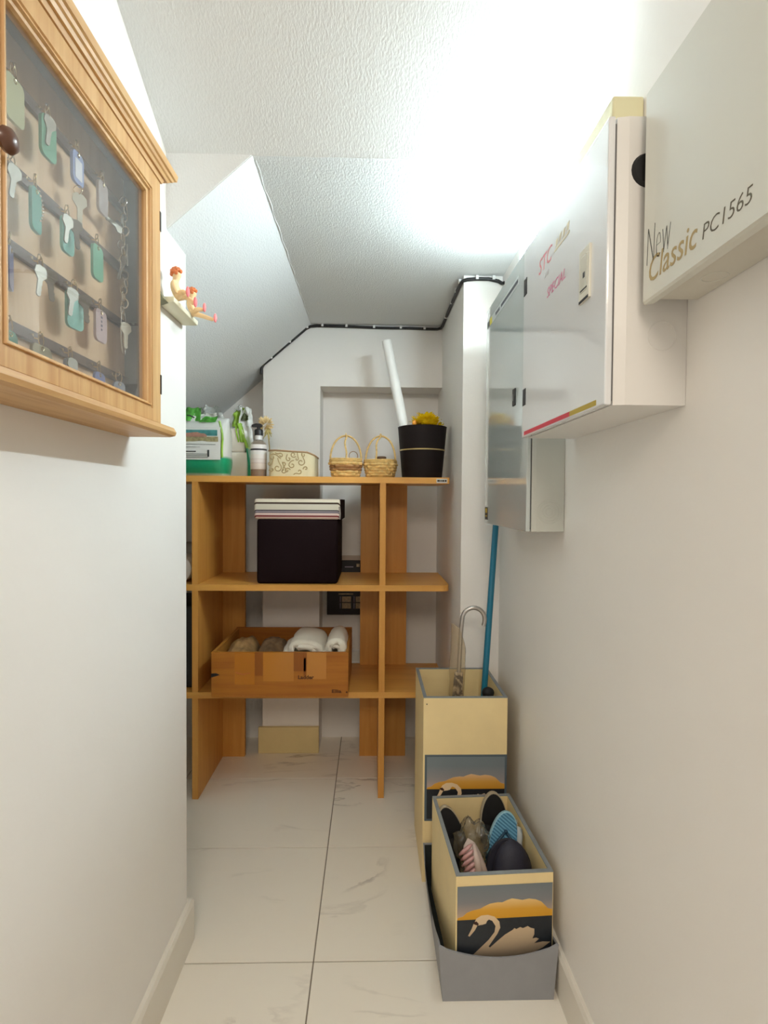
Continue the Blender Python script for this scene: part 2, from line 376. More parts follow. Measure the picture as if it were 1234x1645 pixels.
door = dr.build('door', M_oakz, kc)
GI = .062
MB().box(XD - .015, XD - .013, KY0 + GI, KY1 - GI, KZ0 + GI * kz - .002, KZ1 - GI * .82 + .002).build('glass_pane', M_glass, door)
for z in (1.66, 2.03): MB().box(XD - .016, XD + .0012, KY1 - .006, KY1 + .0015, z - .022, z + .022, b=.0006).build('hinge', mat('dark_hinge', (60, 52, 44), .4, metal=.6), door)
kn = MB(); kn.lathe([(.0, 0), (.007, 0), (.006, .006), (.008, .012), (.014, .016), (.0165, .021), (.014, .027), (.007, .031), (.0, .032)], n=20, cap=False)
kn.xf(Matrix.Translation((XD, .694, 1.852)) @ Matrix.Rotation(math.radians(90), 4, 'Y')).build('knob', mat('dark_walnut', (88, 54, 36), .35, coat=.3), door, smooth=True)
rails = [2.038, 1.905, 1.785, 1.662]
HOOKS = {0: [.812, .895, .982, 1.071, 1.168], 1: [.807, .861, .949, 1.05], 2: [.800, .872, .970, 1.061], 3: [.798, .873, .956, 1.055, 1.136]}
for k, z in enumerate(rails):
    r = MB().box(XL + .0085, XL + .017, KY0 + .013, KY1 - .016, z - .009, z + .009, b=.001).build('hook_rail', M_rail, kc)
    for y in HOOKS[k]:
        pts = [(XL + .017, y, z), (XL + .024, y, z)] + [(XL + .030 + .008 * math.sin(a), y, z + .001 - .008 * math.cos(a)) for a in [math.radians(q) for q in range(-60, 150, 30)]]
        MB().tube(pts, .0011, 6).build('hook', M_brass, r, smooth=True)

def tagmat(n, c): return mat('tag_' + n, c, .3, coat=.4, trans=.15)
TG = dict(yellow=(196, 200, 150), green=(96, 176, 138), teal=(116, 190, 172), mint=(110, 186, 150), blue=(150, 168, 220), violet=(120, 132, 186), pink=(214, 190, 190), grey=(184, 172, 168), deep=(20, 120, 80), olive=(160, 152, 116), smoke=(140, 146, 160))
M_tagpaper = mat('tag_paper', (226, 228, 234), .6)
M_ink = mat('tag_ink', (96, 92, 110), .7)
M_silver = mat('key_silver', (150, 146, 134), .45, metal=.5)
M_dull = mat('key_dull', (124, 116, 104), .45, metal=.4)
def key_poly():
    bow = [(-.011, -.004), (-.012, -.014), (-.006, -.021), (-.0042, -.024), (-.0042, -.047), (-.002, -.050), (.002, -.050), (.0042, -.046), (.003, -.042), (.0046, -.038), (.003, -.034), (.0046, -.030), (.0042, -.024), (.006, -.021), (.012, -.014), (.011, -.004), (.005, 0), (-.005, 0)]
    return bow[::-1]
def key_set(y, rail, label, tagc=None, key=None, tw=.034, th=.062, rot=0, x=0, paper=False, ink=False, ring2=False, keydy=.006, group='key tags in the oak cabinet'):
    z = rails[rail]; hx = XL + .036 + x
    t = thing('key_tag' if tagc else 'key_ring', (hx, y, z - .06), label, 'key tag' if tagc else 'keys', group)
    R = Matrix.Translation((hx, y, z)) @ Matrix.Rotation(math.radians(rot), 4, 'Z')
    MB().torus((0, 0, -.008), .0115, .0009, 'x', 20, 6).xf(R @ Matrix.Rotation(math.radians(14), 4, 'Z')).build('split_ring', M_brass, t, smooth=True)
    if tagc:
        b = MB().prism([(p[0], p[1]) for p in rrect(tw, th, .010, 4, 0, -.018 - th / 2)], 'x', -.0025, .0025)
        tg = b.xf(R).build('tag', tagmat(tagc, TG[tagc]), t, smooth=30)
        if paper: MB().prism(rrect(tw * .62, th * .62, .002, 2, 0, -.020 - th / 2), 'x', .0026, .0032).xf(R).build('paper_insert', M_tagpaper, tg)
        if ink:
            for q in range(4): MB().box(.0026, .0030, -.003 + .001 * (q % 2), .003 - .001 * (q % 2), -.034 - .008 * q, -.030 - .008 * q).xf(R).build('ink_mark', M_ink, tg)
        MB().torus((.0028, 0, -.023), .003, .0008, 'x', 12, 5).xf(R).build('eyelet', M_brass, tg)
    for j in range(key or 0):
        Rk = Matrix.Translation((hx + .006 + .004 * j, y + keydy * (1 if j else -1) * (1 if key > 1 else 0.3), z - .017)) @ Matrix.Rotation(math.radians(rot - 12 - 26 * j), 4, 'Z') @ Matrix.Rotation(math.radians(-8 + 14 * j), 4, 'X')
        MB().prism(key_poly(), 'x', -.001, .001).xf(Rk).build('key', M_dull if j else M_silver, t)
    return t
key_set(.812, 0, 'pale yellow key tag at the knob end of the top rail', 'yellow', tw=.042, th=.066)
key_set(.895, 0, 'green key tag on the top rail, left of the pale blue one', 'green', 1, tw=.040, th=.066)
t = key_set(.982, 0, 'pale blue key tag with white paper insert and a key hanging under it', 'blue', tw=.036, th=.056, paper=True)
hx = XL + .036
MB().torus((hx, .984, rails[0] - .082), .008, .0008, 'y', 16, 5).build('split_ring', M_brass, t, smooth=True)
MB().prism([(p[0] * 1.15, p[1] * 1.15) for p in key_poly()], 'x', -.001, .001).xf(Matrix.Translation((hx + .002, .986, rails[0] - .088)) @ Matrix.Rotation(-.5, 4, 'Z')).build('key', mat('key_pale', (190, 182, 160), .5, metal=.2), t)
key_set(1.071, 0, 'greyish pink key tag near the right end of the top rail', 'grey', tw=.036, th=.062, ink=False)
# chain bunch
t = thing('key_chain', (XL + .036, 1.15, 1.72), 'long silver chain with keys hanging at the right end of the top rail', 'key chain', 'key tags in the oak cabinet')
hx = XL + .037; zz = rails[0] - .006; k = 0
while zz > 1.79:
    MB().torus((0, 0, 0), .0075, .0013, 'x' if k % 2 else 'y', 12, 5).warp(lambda v: (v.x, v.y, v.z * 1.35)).xf(Matrix.Translation((hx + .003 * math.sin(k * 1.9), 1.158 + .006 * math.sin(k * .7), zz))).build('chain_link', M_metal, t, smooth=True)
    zz -= .0155; k += 1
for (dy, dz, rot, r2) in ((-.012, -.055, 65, 20), (-.018, -.075, 88, -10), (.004, -.10, 20, 30), (-.006, -.125, -25, 60)):
    MB().prism(key_poly(), 'x', -.001, .001).xf(Matrix.Translation((hx + .006, 1.155 + dy, rails[0] + dz)) @ Matrix.Rotation(math.radians(r2), 4, 'Z') @ Matrix.Rotation(math.radians(-rot), 4, 'X')).build('key', M_silver, t)
pts = [(hx + .002, 1.152 + .012 * math.sin(a), 1.80 - .05 * (1 - math.cos(a)) * .95) for a in [2 * math.pi * q / 24 for q in range(24)]]
MB().tube(pts, .0009, 5, closed=True).build('wire_loop', M_metal, t, smooth=True)
MB().prism([(p[0] * 1.1, p[1] * 1.1) for p in key_poly()], 'x', -.001, .001).xf(Matrix.Translation((hx + .004, 1.158, 1.775)) @ Matrix.Rotation(-.5, 4, 'Z')).build('key', mat('key_pale', (0, 0, 0)), t)
key_set(.807, 1, 'dull silver key hanging just below the dark door knob', None, 1)
key_set(.861, 1, 'teal key tag on the second rail with a bead chain across it', 'teal', 0, tw=.034, th=.068, rot=10)
b = MB()
for q in range(9): b.ball((XL + .044, .862 + .010 * math.sin(q * .35) - .004, rails[1] - .024 - .0055 * q), .0019, 8)
b.build('bead_chain', M_metal, bpy.data.objects['key_tag.004'] if 'key_tag.004' in bpy.data.objects else t, smooth=True)
key_set(.949, 1, 'teal key tag with a dull key in front on the second rail', 'teal', 2, tw=.036, th=.062)
key_set(1.05, 1, 'bright green key tag at the right end of the second rail', 'mint', 0, tw=.038, th=.066)
key_set(.800, 2, 'violet blue key tag by the left door stile on the third rail', 'violet', 0, tw=.034, th=.062, rot=25)
key_set(.872, 2, 'two keys on a bare ring on the third rail', None, 2)
key_set(.970, 2, 'teal key tag beside a grey key on the third rail', 'teal', 2, tw=.042, th=.066, rot=-8, keydy=.014)
key_set(1.061, 2, 'pale pink key tag with handwriting on the third rail', 'pink', 0, tw=.042, th=.062, ink=True)
key_set(.798, 3, 'dark green key tag in the lower left corner of the cabinet', 'deep', 0, tw=.030, th=.040)
key_set(.873, 3, 'olive key tag on the bottom rail', 'olive', 0, tw=.050, th=.056)
key_set(.956, 3, 'brownish grey key tag on the bottom rail beside the olive one', 'smoke', 1, tw=.036, th=.050)
key_set(1.055, 3, 'blue grey key tag on the bottom rail, second from the right end', 'violet', 0, tw=.038, th=.050)
key_set(1.136, 3, 'tilted smoky key tag at the right end of the bottom rail', 'smoke', 0, tw=.030, th=.046, rot=-20, ink=False)

# ------------------------------------------------------------------ figurine ornament on the left wall
M_fig = mat('figure_cream', (240, 208, 158), .45, var=.05, vscale=60)
M_hair = mat('figure_hair', (214, 120, 66), .5)
M_pinks = mat('figure_pink', (238, 130, 134), .4)
fg = thing('figurine_ornament', (XL, 1.52, 1.915), 'small ledge with two seated red-haired figurines in pink shoes', 'figurine')
MB().box(XL + .0005, -.522, 1.42, 1.615, 1.916, 1.932, b=.005).build('ledge', mat('ledge_cream', (232, 226, 198), .5), fg, smooth=True)
MB().prism([(XL + .0005, 1.905), (XL + .030, 1.916), (XL + .0005, 1.960)], 'y', 1.40, 1.428).build('bracket', mat('ledge_green', (130, 130, 104), .6), fg)
def figure(o, s, legs):
    x, y, z = o
    P = lambda a, b, c: (x + a * s, y + b * s, z + c * s)
    vs = [P(0, 0, .010), P(.002, 0, .028), P(.004, 0, .042), P(.006, 0, .050), P(.009, 0, .064), P(.010, 0, .072),
          P(.004, -.014, .042), P(.010, -.020, .026), P(.016, -.018, .012), P(.004, .014, .042), P(.012, .020, .026), P(.020, .017, .014)]
    ed = [(0, 1), (1, 2), (2, 3), (3, 4), (4, 5), (2, 6), (6, 7), (7, 8), (2, 9), (9, 10), (10, 11)]
    rd = [.014, .012, .011, .006, .0125, .011, .0055, .0045, .0042, .0055, .0045, .0042]
    for (kx, ky, kz_, fx, fy, fz) in legs:
        n = len(vs); vs += [P(.008, ky * .5, .010), P(kx, ky, kz_), P(fx, fy, fz)]; ed += [(0, n), (n, n + 1), (n + 1, n + 2)]; rd += [.0085, .0072, .0055]
    rd = [r * s for r in rd]
    skin('figure_body', vs, ed, rd, M_fig, fg)
    h = MB()
    for q in range(26):
        a = q * 2.4; c = 1 - (q / 25) * 1.25; rr = math.sqrt(max(0, 1 - c * c)); d = Vector((rr * math.cos(a), rr * math.sin(a), c))
        if d.x > .45 and d.z < .55: continue
        h.ball((x + (.008 + d.x * .0115) * s, y + d.y * .0125 * s, z + (.068 + d.z * .012) * s), .0052 * s, 8)
    h.build('figure_hair', M_hair, fg, smooth=True)
    for (kx, ky, kz_, fx, fy, fz) in legs:
        MB().ball(P(fx + .003, fy, fz + .006), .0075 * s, 12, (.62, .9, 1.75)).build('shoe', M_pinks, fg, smooth=True)
figure((-.536, 1.452, 1.930), 1.08, [(.028, -.008, .022, .036, -.010, .014), (.030, .010, .014, .048, .010, -.004)])
figure((-.528, 1.556, 1.924), 1.0, [(.026, -.010, .018, .044, -.014, .016), (.036, .004, .004, .070, .002, -.008)])

# ------------------------------------------------------------------ panels on the right wall
M_pw = mat('panel_white', (232, 234, 236), .10, coat=1.0)
M_pwb = mat('panel_white_body', (230, 228, 224), .35)
M_pg = mat('panel_grey', (196, 204, 202), .10, coat=1.0)
M_pgb = mat('panel_grey_body', (200, 202, 194), .35)
M_seal = mat('dark_seal', (70, 70, 76), .7)
M_red = mat('print_red', (206, 60, 76), .5); M_redf = mat('print_red_faded', (224, 140, 148), .5); M_mag = mat('print_magenta', (206, 120, 156), .5); M_gold = mat('print_gold', (184, 160, 60), .5)
M_rubg = mat('print_faint_gold', (214, 206, 180), .5)
ep = thing('electrical_panel', (.48, 1.177, 1.569), 'large glossy white electrical panel with a latch and a red and gold stripe', 'electrical panel')
MB().prism([(.424, .926), (.444, .922), (XR - .0005, .922), (XR - .0005, 1.432), (.444, 1.432), (.424, 1.428)], 'z', 1.569, 2.067).build('body', M_pwb, ep)
MB().box(.4205, .4242, .930, 1.424, 1.577, 2.059).build('door_seal', M_seal, ep)
ed_ = MB().box(.408, .4205, .922, 1.432, 1.569, 2.067, b=.003).build('door', M_pw, ep)
TM = lambda x, y, z: plane_M((x - .0003, y, z), (0, -1, 0), (0, 0, 1))
text('lettering', 'STC', .05, TM(.408, 1.302, 1.950), M_redf, ed_, width=.095, height=.036, shear=.2)
MB().box(.4075, .4079, 1.10, 1.192, 1.956, 1.962).build('print_line', M_rubg, ed_)
for q in range(4): MB().prism([(1.186 - .022 * q, 1.966), (1.172 - .022 * q, 1.966), (1.168 - .022 * q, 1.980 + .002 * (q % 2)), (1.182 - .022 * q, 1.980 + .002 * (q % 2))], 'x', .4075, .4079).build('print_mark', M_rubg, ed_)
text('lettering', 'SPECIAL', .03, TM(.408, 1.239, 1.872), M_mag, ed_, width=.118, height=.022, shear=.25)
for q in range(3): MB().box(.4075, .4079, 1.250 - .011 * q, 1.258 - .011 * q, 1.926, 1.936).build('print_mark', mat('print_grey', (190, 192, 194), .5), ed_)
MB().box(.4076, .4081, 1.086, 1.411, 1.574, 1.584).build('red_stripe', M_red, ed_)
MB().box(.4076, .4081, .957, 1.086, 1.574, 1.584).build('gold_stripe', M_gold, ed_)
lt = MB().box(.4035, .4085, .988, 1.036, 1.782, 1.882, b=.001).build('latch_plate', mat('latch_ivory', (226, 224, 210), .35), ed_)
MB().box(.4028, .4037, .996, 1.028, 1.800, 1.868, b=.0008).build('latch_lever', mat('latch_ivory2', (212, 210, 196), .35), ed_)
MB().box(.4022, .4030, 1.006, 1.014, 1.826, 1.836).build('keyhole', M_black, ed_)
MB().box(.4025, .4032, .996, 1.028, 1.803, 1.806).build('latch_gap', M_black, ed_)
MB().box(.4030, .4045, .990, 1.034, 1.7825, 1.7875).build('latch_gap', M_black, ed_)
for z in (1.968, 1.676): MB().box(.4065, .4090, 1.400, 1.426, z - .022, z + .022, b=.001).build('hinge_cover', M_black, ed_)
body = bpy.data.objects['body']
MB().torus((.508, .9218, 1.690), .025, .0009, 'y', 28, 5).build('knockout_ring', M_pwb, ep, smooth=True)
MB().cyl((.478, .9221, 1.975), (.478, .915, 1.975), .030, .026, 24).build('cable_grommet', M_blackr, ep, smooth=40)

gc = thing('grey_cabinet', (.50, 1.77, 1.311), 'tall glossy grey wall cabinet behind the white electrical panel', 'cabinet')
MB().box(.4565, XR - .0005, 1.495, 2.045, 1.311, 2.126, b=.002).build('body', M_pgb, gc)
MB().box(.4535, .4566, 1.501, 2.039, 1.317, 2.12).build('door_seal', M_seal, gc)
gd = MB().box(.4416, .4535, 1.495, 2.045, 1.311, 2.126, b=.0025).build('door', M_pg, gc)
MB().box(.470, .474, 1.4945, 1.4955, 1.318, 2.11).build('side_seam', M_pgb, gc)
for r in (.010, .018, .027, .034): MB().torus((.508, 1.4948, 1.368), r, .0009, 'y', 28, 5).build('knockout_ring', M_pgb, gc, smooth=True)
MB().box(.4385, .4420, 1.620, 1.650, 1.693, 1.745, b=.001).build('latch', M_black, gd)
MB().box(.4372, .4386, 1.628, 1.642, 1.708, 1.730, b=.0006).build('latch_lever', mat('latch_dark', (48, 48, 50), .3), gd)
MB().box(.4411, .4418, 1.60, 2.035, 2.052, 2.080).build('label_strip', mat('label_grey', (186, 190, 188), .4), gd)
for a, b_ in ((1.61, 1.82), (1.84, 1.90)): MB().box(.4406, .4412, a, b_, 2.061, 2.071).build('label_print', M_seal, gd)
MB().box(.4405, .4412, 1.955, 1.990, 2.054, 2.078).build('label_yellow', mat('label_yellow', (214, 200, 60), .5), gd)
MB().box(.4405, .4412, 1.995, 2.030, 2.054, 2.078).build('label_black', M_black, gd)
sk = MB().box(.4408, .4418, 1.990, 2.036, 1.326, 1.374).build('warning_sticker', M_black, gd)
MB().box(.4404, .4409, 1.998, 2.028, 1.352, 1.369).build('sticker_mark', mat('sticker_gold', (206, 180, 60), .5), gd)
MB().box(.4404, .4409, 1.998, 2.028, 1.338, 1.342).build('sticker_mark', MATS['sticker_gold'], gd)

pc = thing('alarm_box', (.51, .5, 1.738), 'ivory alarm control box with gold lettering on the right wall', 'control box')
M_iv = mat('ivory_enamel', (216, 216, 206), .30, coat=.3, var=.015, vscale=5)
MB().box(.480, XR - .0005, .12, .893, 1.742, 2.080, b=.002).build('body', mat('ivory_body', (206, 202, 190), .4), pc)
cv = MB().rect_rings([(.115, .898, 1.737, 2.086, .4795), (.113, .900, 1.735, 2.088, .464), (.116, .897, 1.738, 2.085, .460), (.16, .85, 1.78, 2.04, .460)], 'x', (False, True)).build('cover', M_iv, pc)
TP = lambda y, z: plane_M((.4597, y, z), (0, -1, 0), (0, 0, 1))
M_tx = mat('print_bronze', (92, 84, 66), .5); M_cl = mat('print_old_gold', (172, 150, 100), .45); M_nw = mat('print_black_thin', (58, 58, 54), .5)
text('lettering', 'Classic', .05, TP(.878, 1.762), M_cl, cv, width=.130, height=.040, shear=.18)
text('lettering', 'New', .05, TP(.886, 1.794), M_nw, cv, width=.070, height=.060, shear=.12, bold=-.0016)
text('lettering', 'PC1565', .03, TP(.736, 1.765), M_tx, cv, width=.097, height=.021, shear=.15, bold=-.0004)
MB().torus((.52, .80, 1.7418), .018, .0008, 'z', 24, 5).build('knockout_ring', M_iv, pc, smooth=True)

tr = MB().box(.487, XR - .0005, 1.085, 1.27, 2.0675, 2.226, b=.004).build('trunking_box', mat('trunking_cream', (226, 220, 180), .45), org=(.52, 1.18, 2.0675))
tag(tr, 'small cream trunking block on top of the white electrical panel', 'trunking')

# ------------------------------------------------------------------ cable along the ceiling edge
ZK = 2.338
path = [(-.601, 2.902, 2.075), (-.599, 2.902, 2.105), (-.588, 2.902, 2.126), (-.55, 2.902, 2.158), (-.47, 2.902, 2.228), (-.39, 2.902, 2.296), (-.36, 2.902, 2.322), (-.335, 2.902, 2.335), (-.30, 2.902, ZK + .001), (-.2, 2.902, ZK), (-.1, 2.902, ZK - .001), (0, 2.902, ZK - .004), (.1, 2.902, ZK - .005), (.2, 2.902, ZK - .004), (.30, 2.902, ZK - .007), (.355, 2.901, ZK - .007),
        (.374, 2.892, ZK - .005), (.378, 2.86, ZK - .003), (.378, 2.7, ZK - .002), (.378, 2.5, ZK - .004), (.378, 2.36, ZK - .006), (.378, 2.29, ZK - .010), (.382, 2.252, ZK - .012), (.398, 2.243, ZK - .010), (.44, 2.242, ZK - .006), (.49, 2.242, ZK - .006), (.53, 2.242, ZK - .014), (.546, 2.236, ZK - .026), (.5515, 2.22, ZK - .03)]
cbl = MB().tube(path, .0075, 10).build('ceiling_cable', mat('cable_black', (24, 24, 26), .45), smooth=True, org=(0, 2.902, 2.33))
tag(cbl, 'black cable clipped along the ceiling edge of the back wall', 'cable')
for k, (x, z) in enumerate(((-.545, 2.162), (-.445, 2.249), (-.352, 2.328), (-.27, ZK + .001), (-.14, ZK), (.01, ZK - .004), (.155, ZK - .0045), (.285, ZK - .007))):
    MB().box(x - .006, x + .006, 2.8925, 2.9098, z - .004, z + .0115, b=.0015).build('cable_clip', M_white, cbl)
for y in (2.72, 2.52, 2.38, 2.285): MB().box(.369, .3858, y - .006, y + .006, ZK - .010, ZK + .008, b=.0015).build('cable_clip', M_white, cbl)
for x in (.44, .51): MB().box(x - .006, x + .006, 2.2325, 2.2498, ZK - .010, ZK + .007, b=.0015).build('cable_clip', M_white, cbl)

# ------------------------------------------------------------------ things on the top board
ZT = 1.503
def pillow(x0, x1, z0, z1, yc, th, nu=22, nv=24, topw=1.0, crump=.006, seed=0, topfn=None):
    """soft filled bag standing upright: closed outline swept up, flattened towards the top seal"""
    b = MB(); rs = []
    for j in range(nv):
        v = j / (nv - 1); w = (x1 - x0) / 2 * (1 - .06 * math.sin(v * math.pi) * -1) * (1 + (topw - 1) * v ** 2)
        d = th / 2 * (1 - max(0, (v - .62) / .38) ** 1.6 * .93) * (.80 + .20 * min(1, v * 6))
        ring = []
        for i in range(nu):
            a = 2 * math.pi * i / nu; e = .55
            cx = math.copysign(abs(math.cos(a)) ** e, math.cos(a)); sy = math.copysign(abs(math.sin(a)) ** e, math.sin(a))
            p = Vector(((x0 + x1) / 2 + w * cx, yc + d * sy, z0 + (z1 - z0) * v))
            q = noise.noise_vector(Vector((p.x * 14 + seed, p.y * 14, p.z * 14))) * crump * min(1, v * 5)
            if topfn: p.z += topfn(cx) * max(0, (v - .6) / .4)
            ring.append(p + q)
        rs.append(ring)
    return b.rings(rs, True)

M_bagw = mat('bag_white', (236, 236, 230), .28, coat=.3, bump=.15, bscale=40)
M_bagg = mat('bag_green', (22, 150, 104), .3, coat=.3)
M_lime = mat('bag_lime', (150, 196, 60), .35, coat=.2)
M_foil = clear('clear_film', (245, 248, 246), 1.2, .12, body=.28, bodycol=(236, 240, 238))
M_ptxt = mat('label_text', (120, 124, 120), .6); M_pdark = mat('label_dark', (52, 58, 56), .6)
bagA = thing('plastic_package', (-.79, 2.52, ZT), 'green and white printed plastic package at the left end of the top board', 'package')
YA = 2.475
bag_m = ramp_mat('bag_print', [(0, (236, 228, 208)), (.05, (18, 140, 96)), (.26, (26, 156, 108)), (.30, (238, 238, 232)), (.74, (236, 236, 230)), (.88, (238, 240, 236))], (0, 0, 1, 0, 1 / .32), rough=.28, const=False)
MB_A = pillow(-.935, -.682, ZT, ZT + .275, 2.56, .165, crump=.005, seed=1)
MB_A.build('bag', bag_m, bagA, smooth='all')
def patch(x0, x1, z0, z1, y, bulge=.004, nu=10, nv=6, th=.0008, seed=0):
    def fn(u, v): return (x0 + (x1 - x0) * u, y - bulge * math.sin(u * math.pi) * math.sin(v * math.pi) + .0015 * noise.noise(Vector((u * 4 + seed, v * 4, seed))), z0 + (z1 - z0) * v)
    b = MB().grid(fn, nu, nv); n = len(b.v)
    b.v += [v + Vector((0, th, 0)) for v in b.v]; b.f += [tuple(i + n for i in f[::-1]) for f in b.f]
    for i in range(nu - 1): b.f += [(i, i + n, i + 1 + n, i + 1), ((nv - 1) * nu + i, (nv - 1) * nu + i + 1, (nv - 1) * nu + i + 1 + n, (nv - 1) * nu + i + n)]
    for j in range(nv - 1): b.f += [(j * nu, (j + 1) * nu, (j + 1) * nu + n, j * nu + n), (j * nu + nu - 1, j * nu + nu - 1 + n, (j + 1) * nu + nu - 1 + n, (j + 1) * nu + nu - 1)]
    return b
lb = patch(-.932, -.698, ZT + .075, ZT + .225, YA - .004).build('label_panel', mat('label_white', (236, 236, 230), .35), bagA, smooth=True)
patch(-.930, -.712, ZT + .185, ZT + .212, YA - .0068, .003, seed=3).build('label_band', mat('label_teal', (70, 140, 138), .4, var=.35, vscale=30), lb, smooth=True)
patch(-.905, -.760, ZT + .180, ZT + .204, YA - .0080, .003, seed=4).build('label_band', mat('label_rose', (176, 130, 112), .4, var=.2, vscale=30), lb, smooth=True)
patch(-.905, -.708, ZT + .158, ZT + .181, YA - .0068, .003, seed=4).build('label_band', mat('label_olive', (160, 150, 110), .4, var=.4, vscale=60), lb, smooth=True)
patch(-.930, -.900, ZT + .140, ZT + .156, YA - .0066, .002).build('label_band', M_bagg, lb)
for k, (z, x1) in enumerate(((.144, -.72), (.132, -.79), (.110, -.81), (.100, -.75), (.092, -.76), (.084, -.755))):
    patch(-.928 if k > 1 else -.89, x1, ZT + z, ZT + z + (.005 if k == 2 else .0022), YA - .0078, .002).build('text_line', M_pdark if k == 2 else M_ptxt, lb)
MB().box(-.757, -.749, YA - .0080, YA - .0065, ZT + .088, ZT + .120).build('text_line', M_pdark, lb)
# lime edge stripe and crumpled top with its twisted ends
MB().tube([(-.705 + .010 * math.sin(k * .7) * .3 + (.012 if k > 4 else k * .003), YA + .004 + .001 * k, ZT + .255 - .021 * k) for k in range(9)], [.0055] * 9, 6).build('edge_stripe', M_lime, bagA, smooth=True)
def crumple(x0, x1, z0, z1, y, amp, seed, nu=16, nv=10, lean=0, taper=.5):
    def fn(u, v):
        w = 1 - taper * v; x = (x0 + x1) / 2 + (u - .5) * (x1 - x0) * w + lean * v
        p = Vector((x, y, z0 + (z1 - z0) * v)); q = noise.noise_vector(Vector((u * 5 + seed, v * 4, seed * 1.7)))
        return p + Vector((q.x * amp * .5 * v, q.y * amp * (.3 + v), q.z * amp * v * .8)) + Vector((0, math.sin(u * 9 + seed) * amp * .5, 0))
    b = MB().grid(fn, nu, nv); n = len(b.v); b.v += [v + Vector((0, .001, 0)) for v in b.v]; b.f += [tuple(i + n for i in f[::-1]) for f in b.f]; return b
crumple(-.925, -.72, ZT + .240, ZT + .300, 2.545, .014, 2.2, lean=.01, taper=.25).build('crumpled_top', M_bagw, bagA, smooth='all')
crumple(-.895, -.810, ZT + .262, ZT + .325, 2.535, .009, 2.0, taper=.1, lean=.012).build('top_flap', mat('bag_leaf', (84, 176, 60), .3, coat=.3, var=.3, vscale=25), bagA, smooth='all')
crumple(-.815, -.735, ZT + .255, ZT + .282, 2.520, .007, 7.7, taper=.2, lean=.02).build('top_flap', MATS['bag_leaf'], bagA, smooth='all')
crumple(-.83, -.70, ZT + .27, ZT + .335, 2.565, .022, 8.8, taper=.35, lean=-.005).build('film_flap', M_foil, bagA, smooth='all')
MB().tube([(-.862, 2.508, ZT + .284), (-.845, 2.500, ZT + .281), (-.828, 2.500, ZT + .272)], .0035, 6).build('print_mark', M_pdark, bagA, smooth=True)

bagB = thing('plastic_package', (-.66, 2.70, ZT), 'clear and green package of white blocks behind the pump bottle', 'package')
MB().box(-.735, -.612, 2.64, 2.76, ZT, ZT + .126, b=.010).noisy(.002, 20).build('white_block', mat('block_white', (240, 234, 222), .5, bump=.2, bscale=50), bagB, smooth='all')
MB().box(-.745, -.628, 2.645, 2.76, ZT + .127, ZT + .245, b=.010).noisy(.002, 22).build('white_block', MATS['block_white'], bagB, smooth='all')
MB().prism([(-.611, ZT), (-.592, ZT), (-.600, ZT + .08), (-.612, ZT + .145), (-.618, ZT + .145), (-.611, ZT + .07)], 'y', 2.635, 2.75).build('side_print', M_bagg, bagB)
MB().prism([(-.620, ZT + .145), (-.612, ZT + .145), (-.616, ZT + .17), (-.628, ZT + .20), (-.632, ZT + .19)], 'y', 2.635, 2.74).build('side_print', M_lime, bagB)
crumple(-.655, -.585, ZT + .150, ZT + .265, 2.655, .016, 3.3, taper=.1, lean=-.010).build('printed_wrap', mat('wrap_white', (226, 230, 226), .3, coat=.3, var=.08, vscale=30), bagB, smooth='all')
crumple(-.660, -.622, ZT + .175, ZT + .27, 2.640, .010, 6.3, taper=.0, lean=-.018).build('printed_wrap', M_lime, bagB, smooth='all')
crumple(-.700, -.610, ZT + .255, ZT + .345, 2.675, .020, 9.3, taper=.35, lean=.002).build('gathered_top', mat('wrap_leaf', (146, 188, 64), .3, coat=.3, var=.35, vscale=22), bagB, smooth='all')
crumple(-.660, -.590, ZT + .255, ZT + .345, 2.660, .018, 4.9, taper=.35, lean=.000).build('gathered_top', MATS['wrap_white'], bagB, smooth='all')
crumple(-.650, -.612, ZT + .285, ZT + .318, 2.648, .010, 1.9, taper=.2, lean=.008).build('print_mark', mat('wrap_dark', (70, 80, 46), .5), bagB, smooth='all')
crumple(-.740, -.640, ZT + .24, ZT + .36, 2.70, .02, 12.9, taper=.5, lean=.03).build('film_top', M_foil, bagB, smooth='all')

bt = thing('pump_bottle', (-.54, 2.55, ZT), 'amber pump bottle with a white label and black pump', 'bottle')
c = (-.541, 2.56, ZT)
M_amb = mat('amber_liquid', (176, 92, 28), .08, trans=.55, coat=.5)
MB().lathe([(.0, 0), (.035, 0), (.0375, .004), (.0375, .150), (.034, .163), (.024, .172), (.0150, .176), (.0148, .190), (0, .190)], c, 24).build('glass_body', clear('bottle_clear', (240, 232, 220), 1.0, .03, body=.35, bodycol=(210, 196, 180)), bt, smooth=True)
MB().lathe([(.0, .001), (.0335, .001), (.036, .005), (.036, .045), (.0, .045)], c, 24).build('liquid', M_amb, bt, smooth=True)
lbm = ramp_mat('bottle_label', [(0, (226, 214, 204)), (.24, (200, 180, 176)), (.26, (226, 216, 210)), (.40, (206, 190, 186)), (.42, (228, 220, 214)), (.60, (226, 222, 218)), (.76, (44, 40, 44)), (.83, (232, 226, 222))], (0, 0, 1, -.036 / .118, 1 / .118))
MB().lathe([(.0378, .036), (.0385, .037), (.0385, .153), (.0378, .154)], c, 24, cap=False).build('label', lbm, bt, smooth=True)
MB().lathe([(0, .178), (.0175, .178), (.0175, .196), (.0165, .200), (0, .200)], c, 20).build('white_collar', M_white, bt, smooth=40)
MB().lathe([(0, .199), (.0205, .199), (.0205, .222), (.017, .228), (.0085, .231), (.0080, .242), (0, .242)], c, 20).build('pump_collar', M_black, bt, smooth=40)
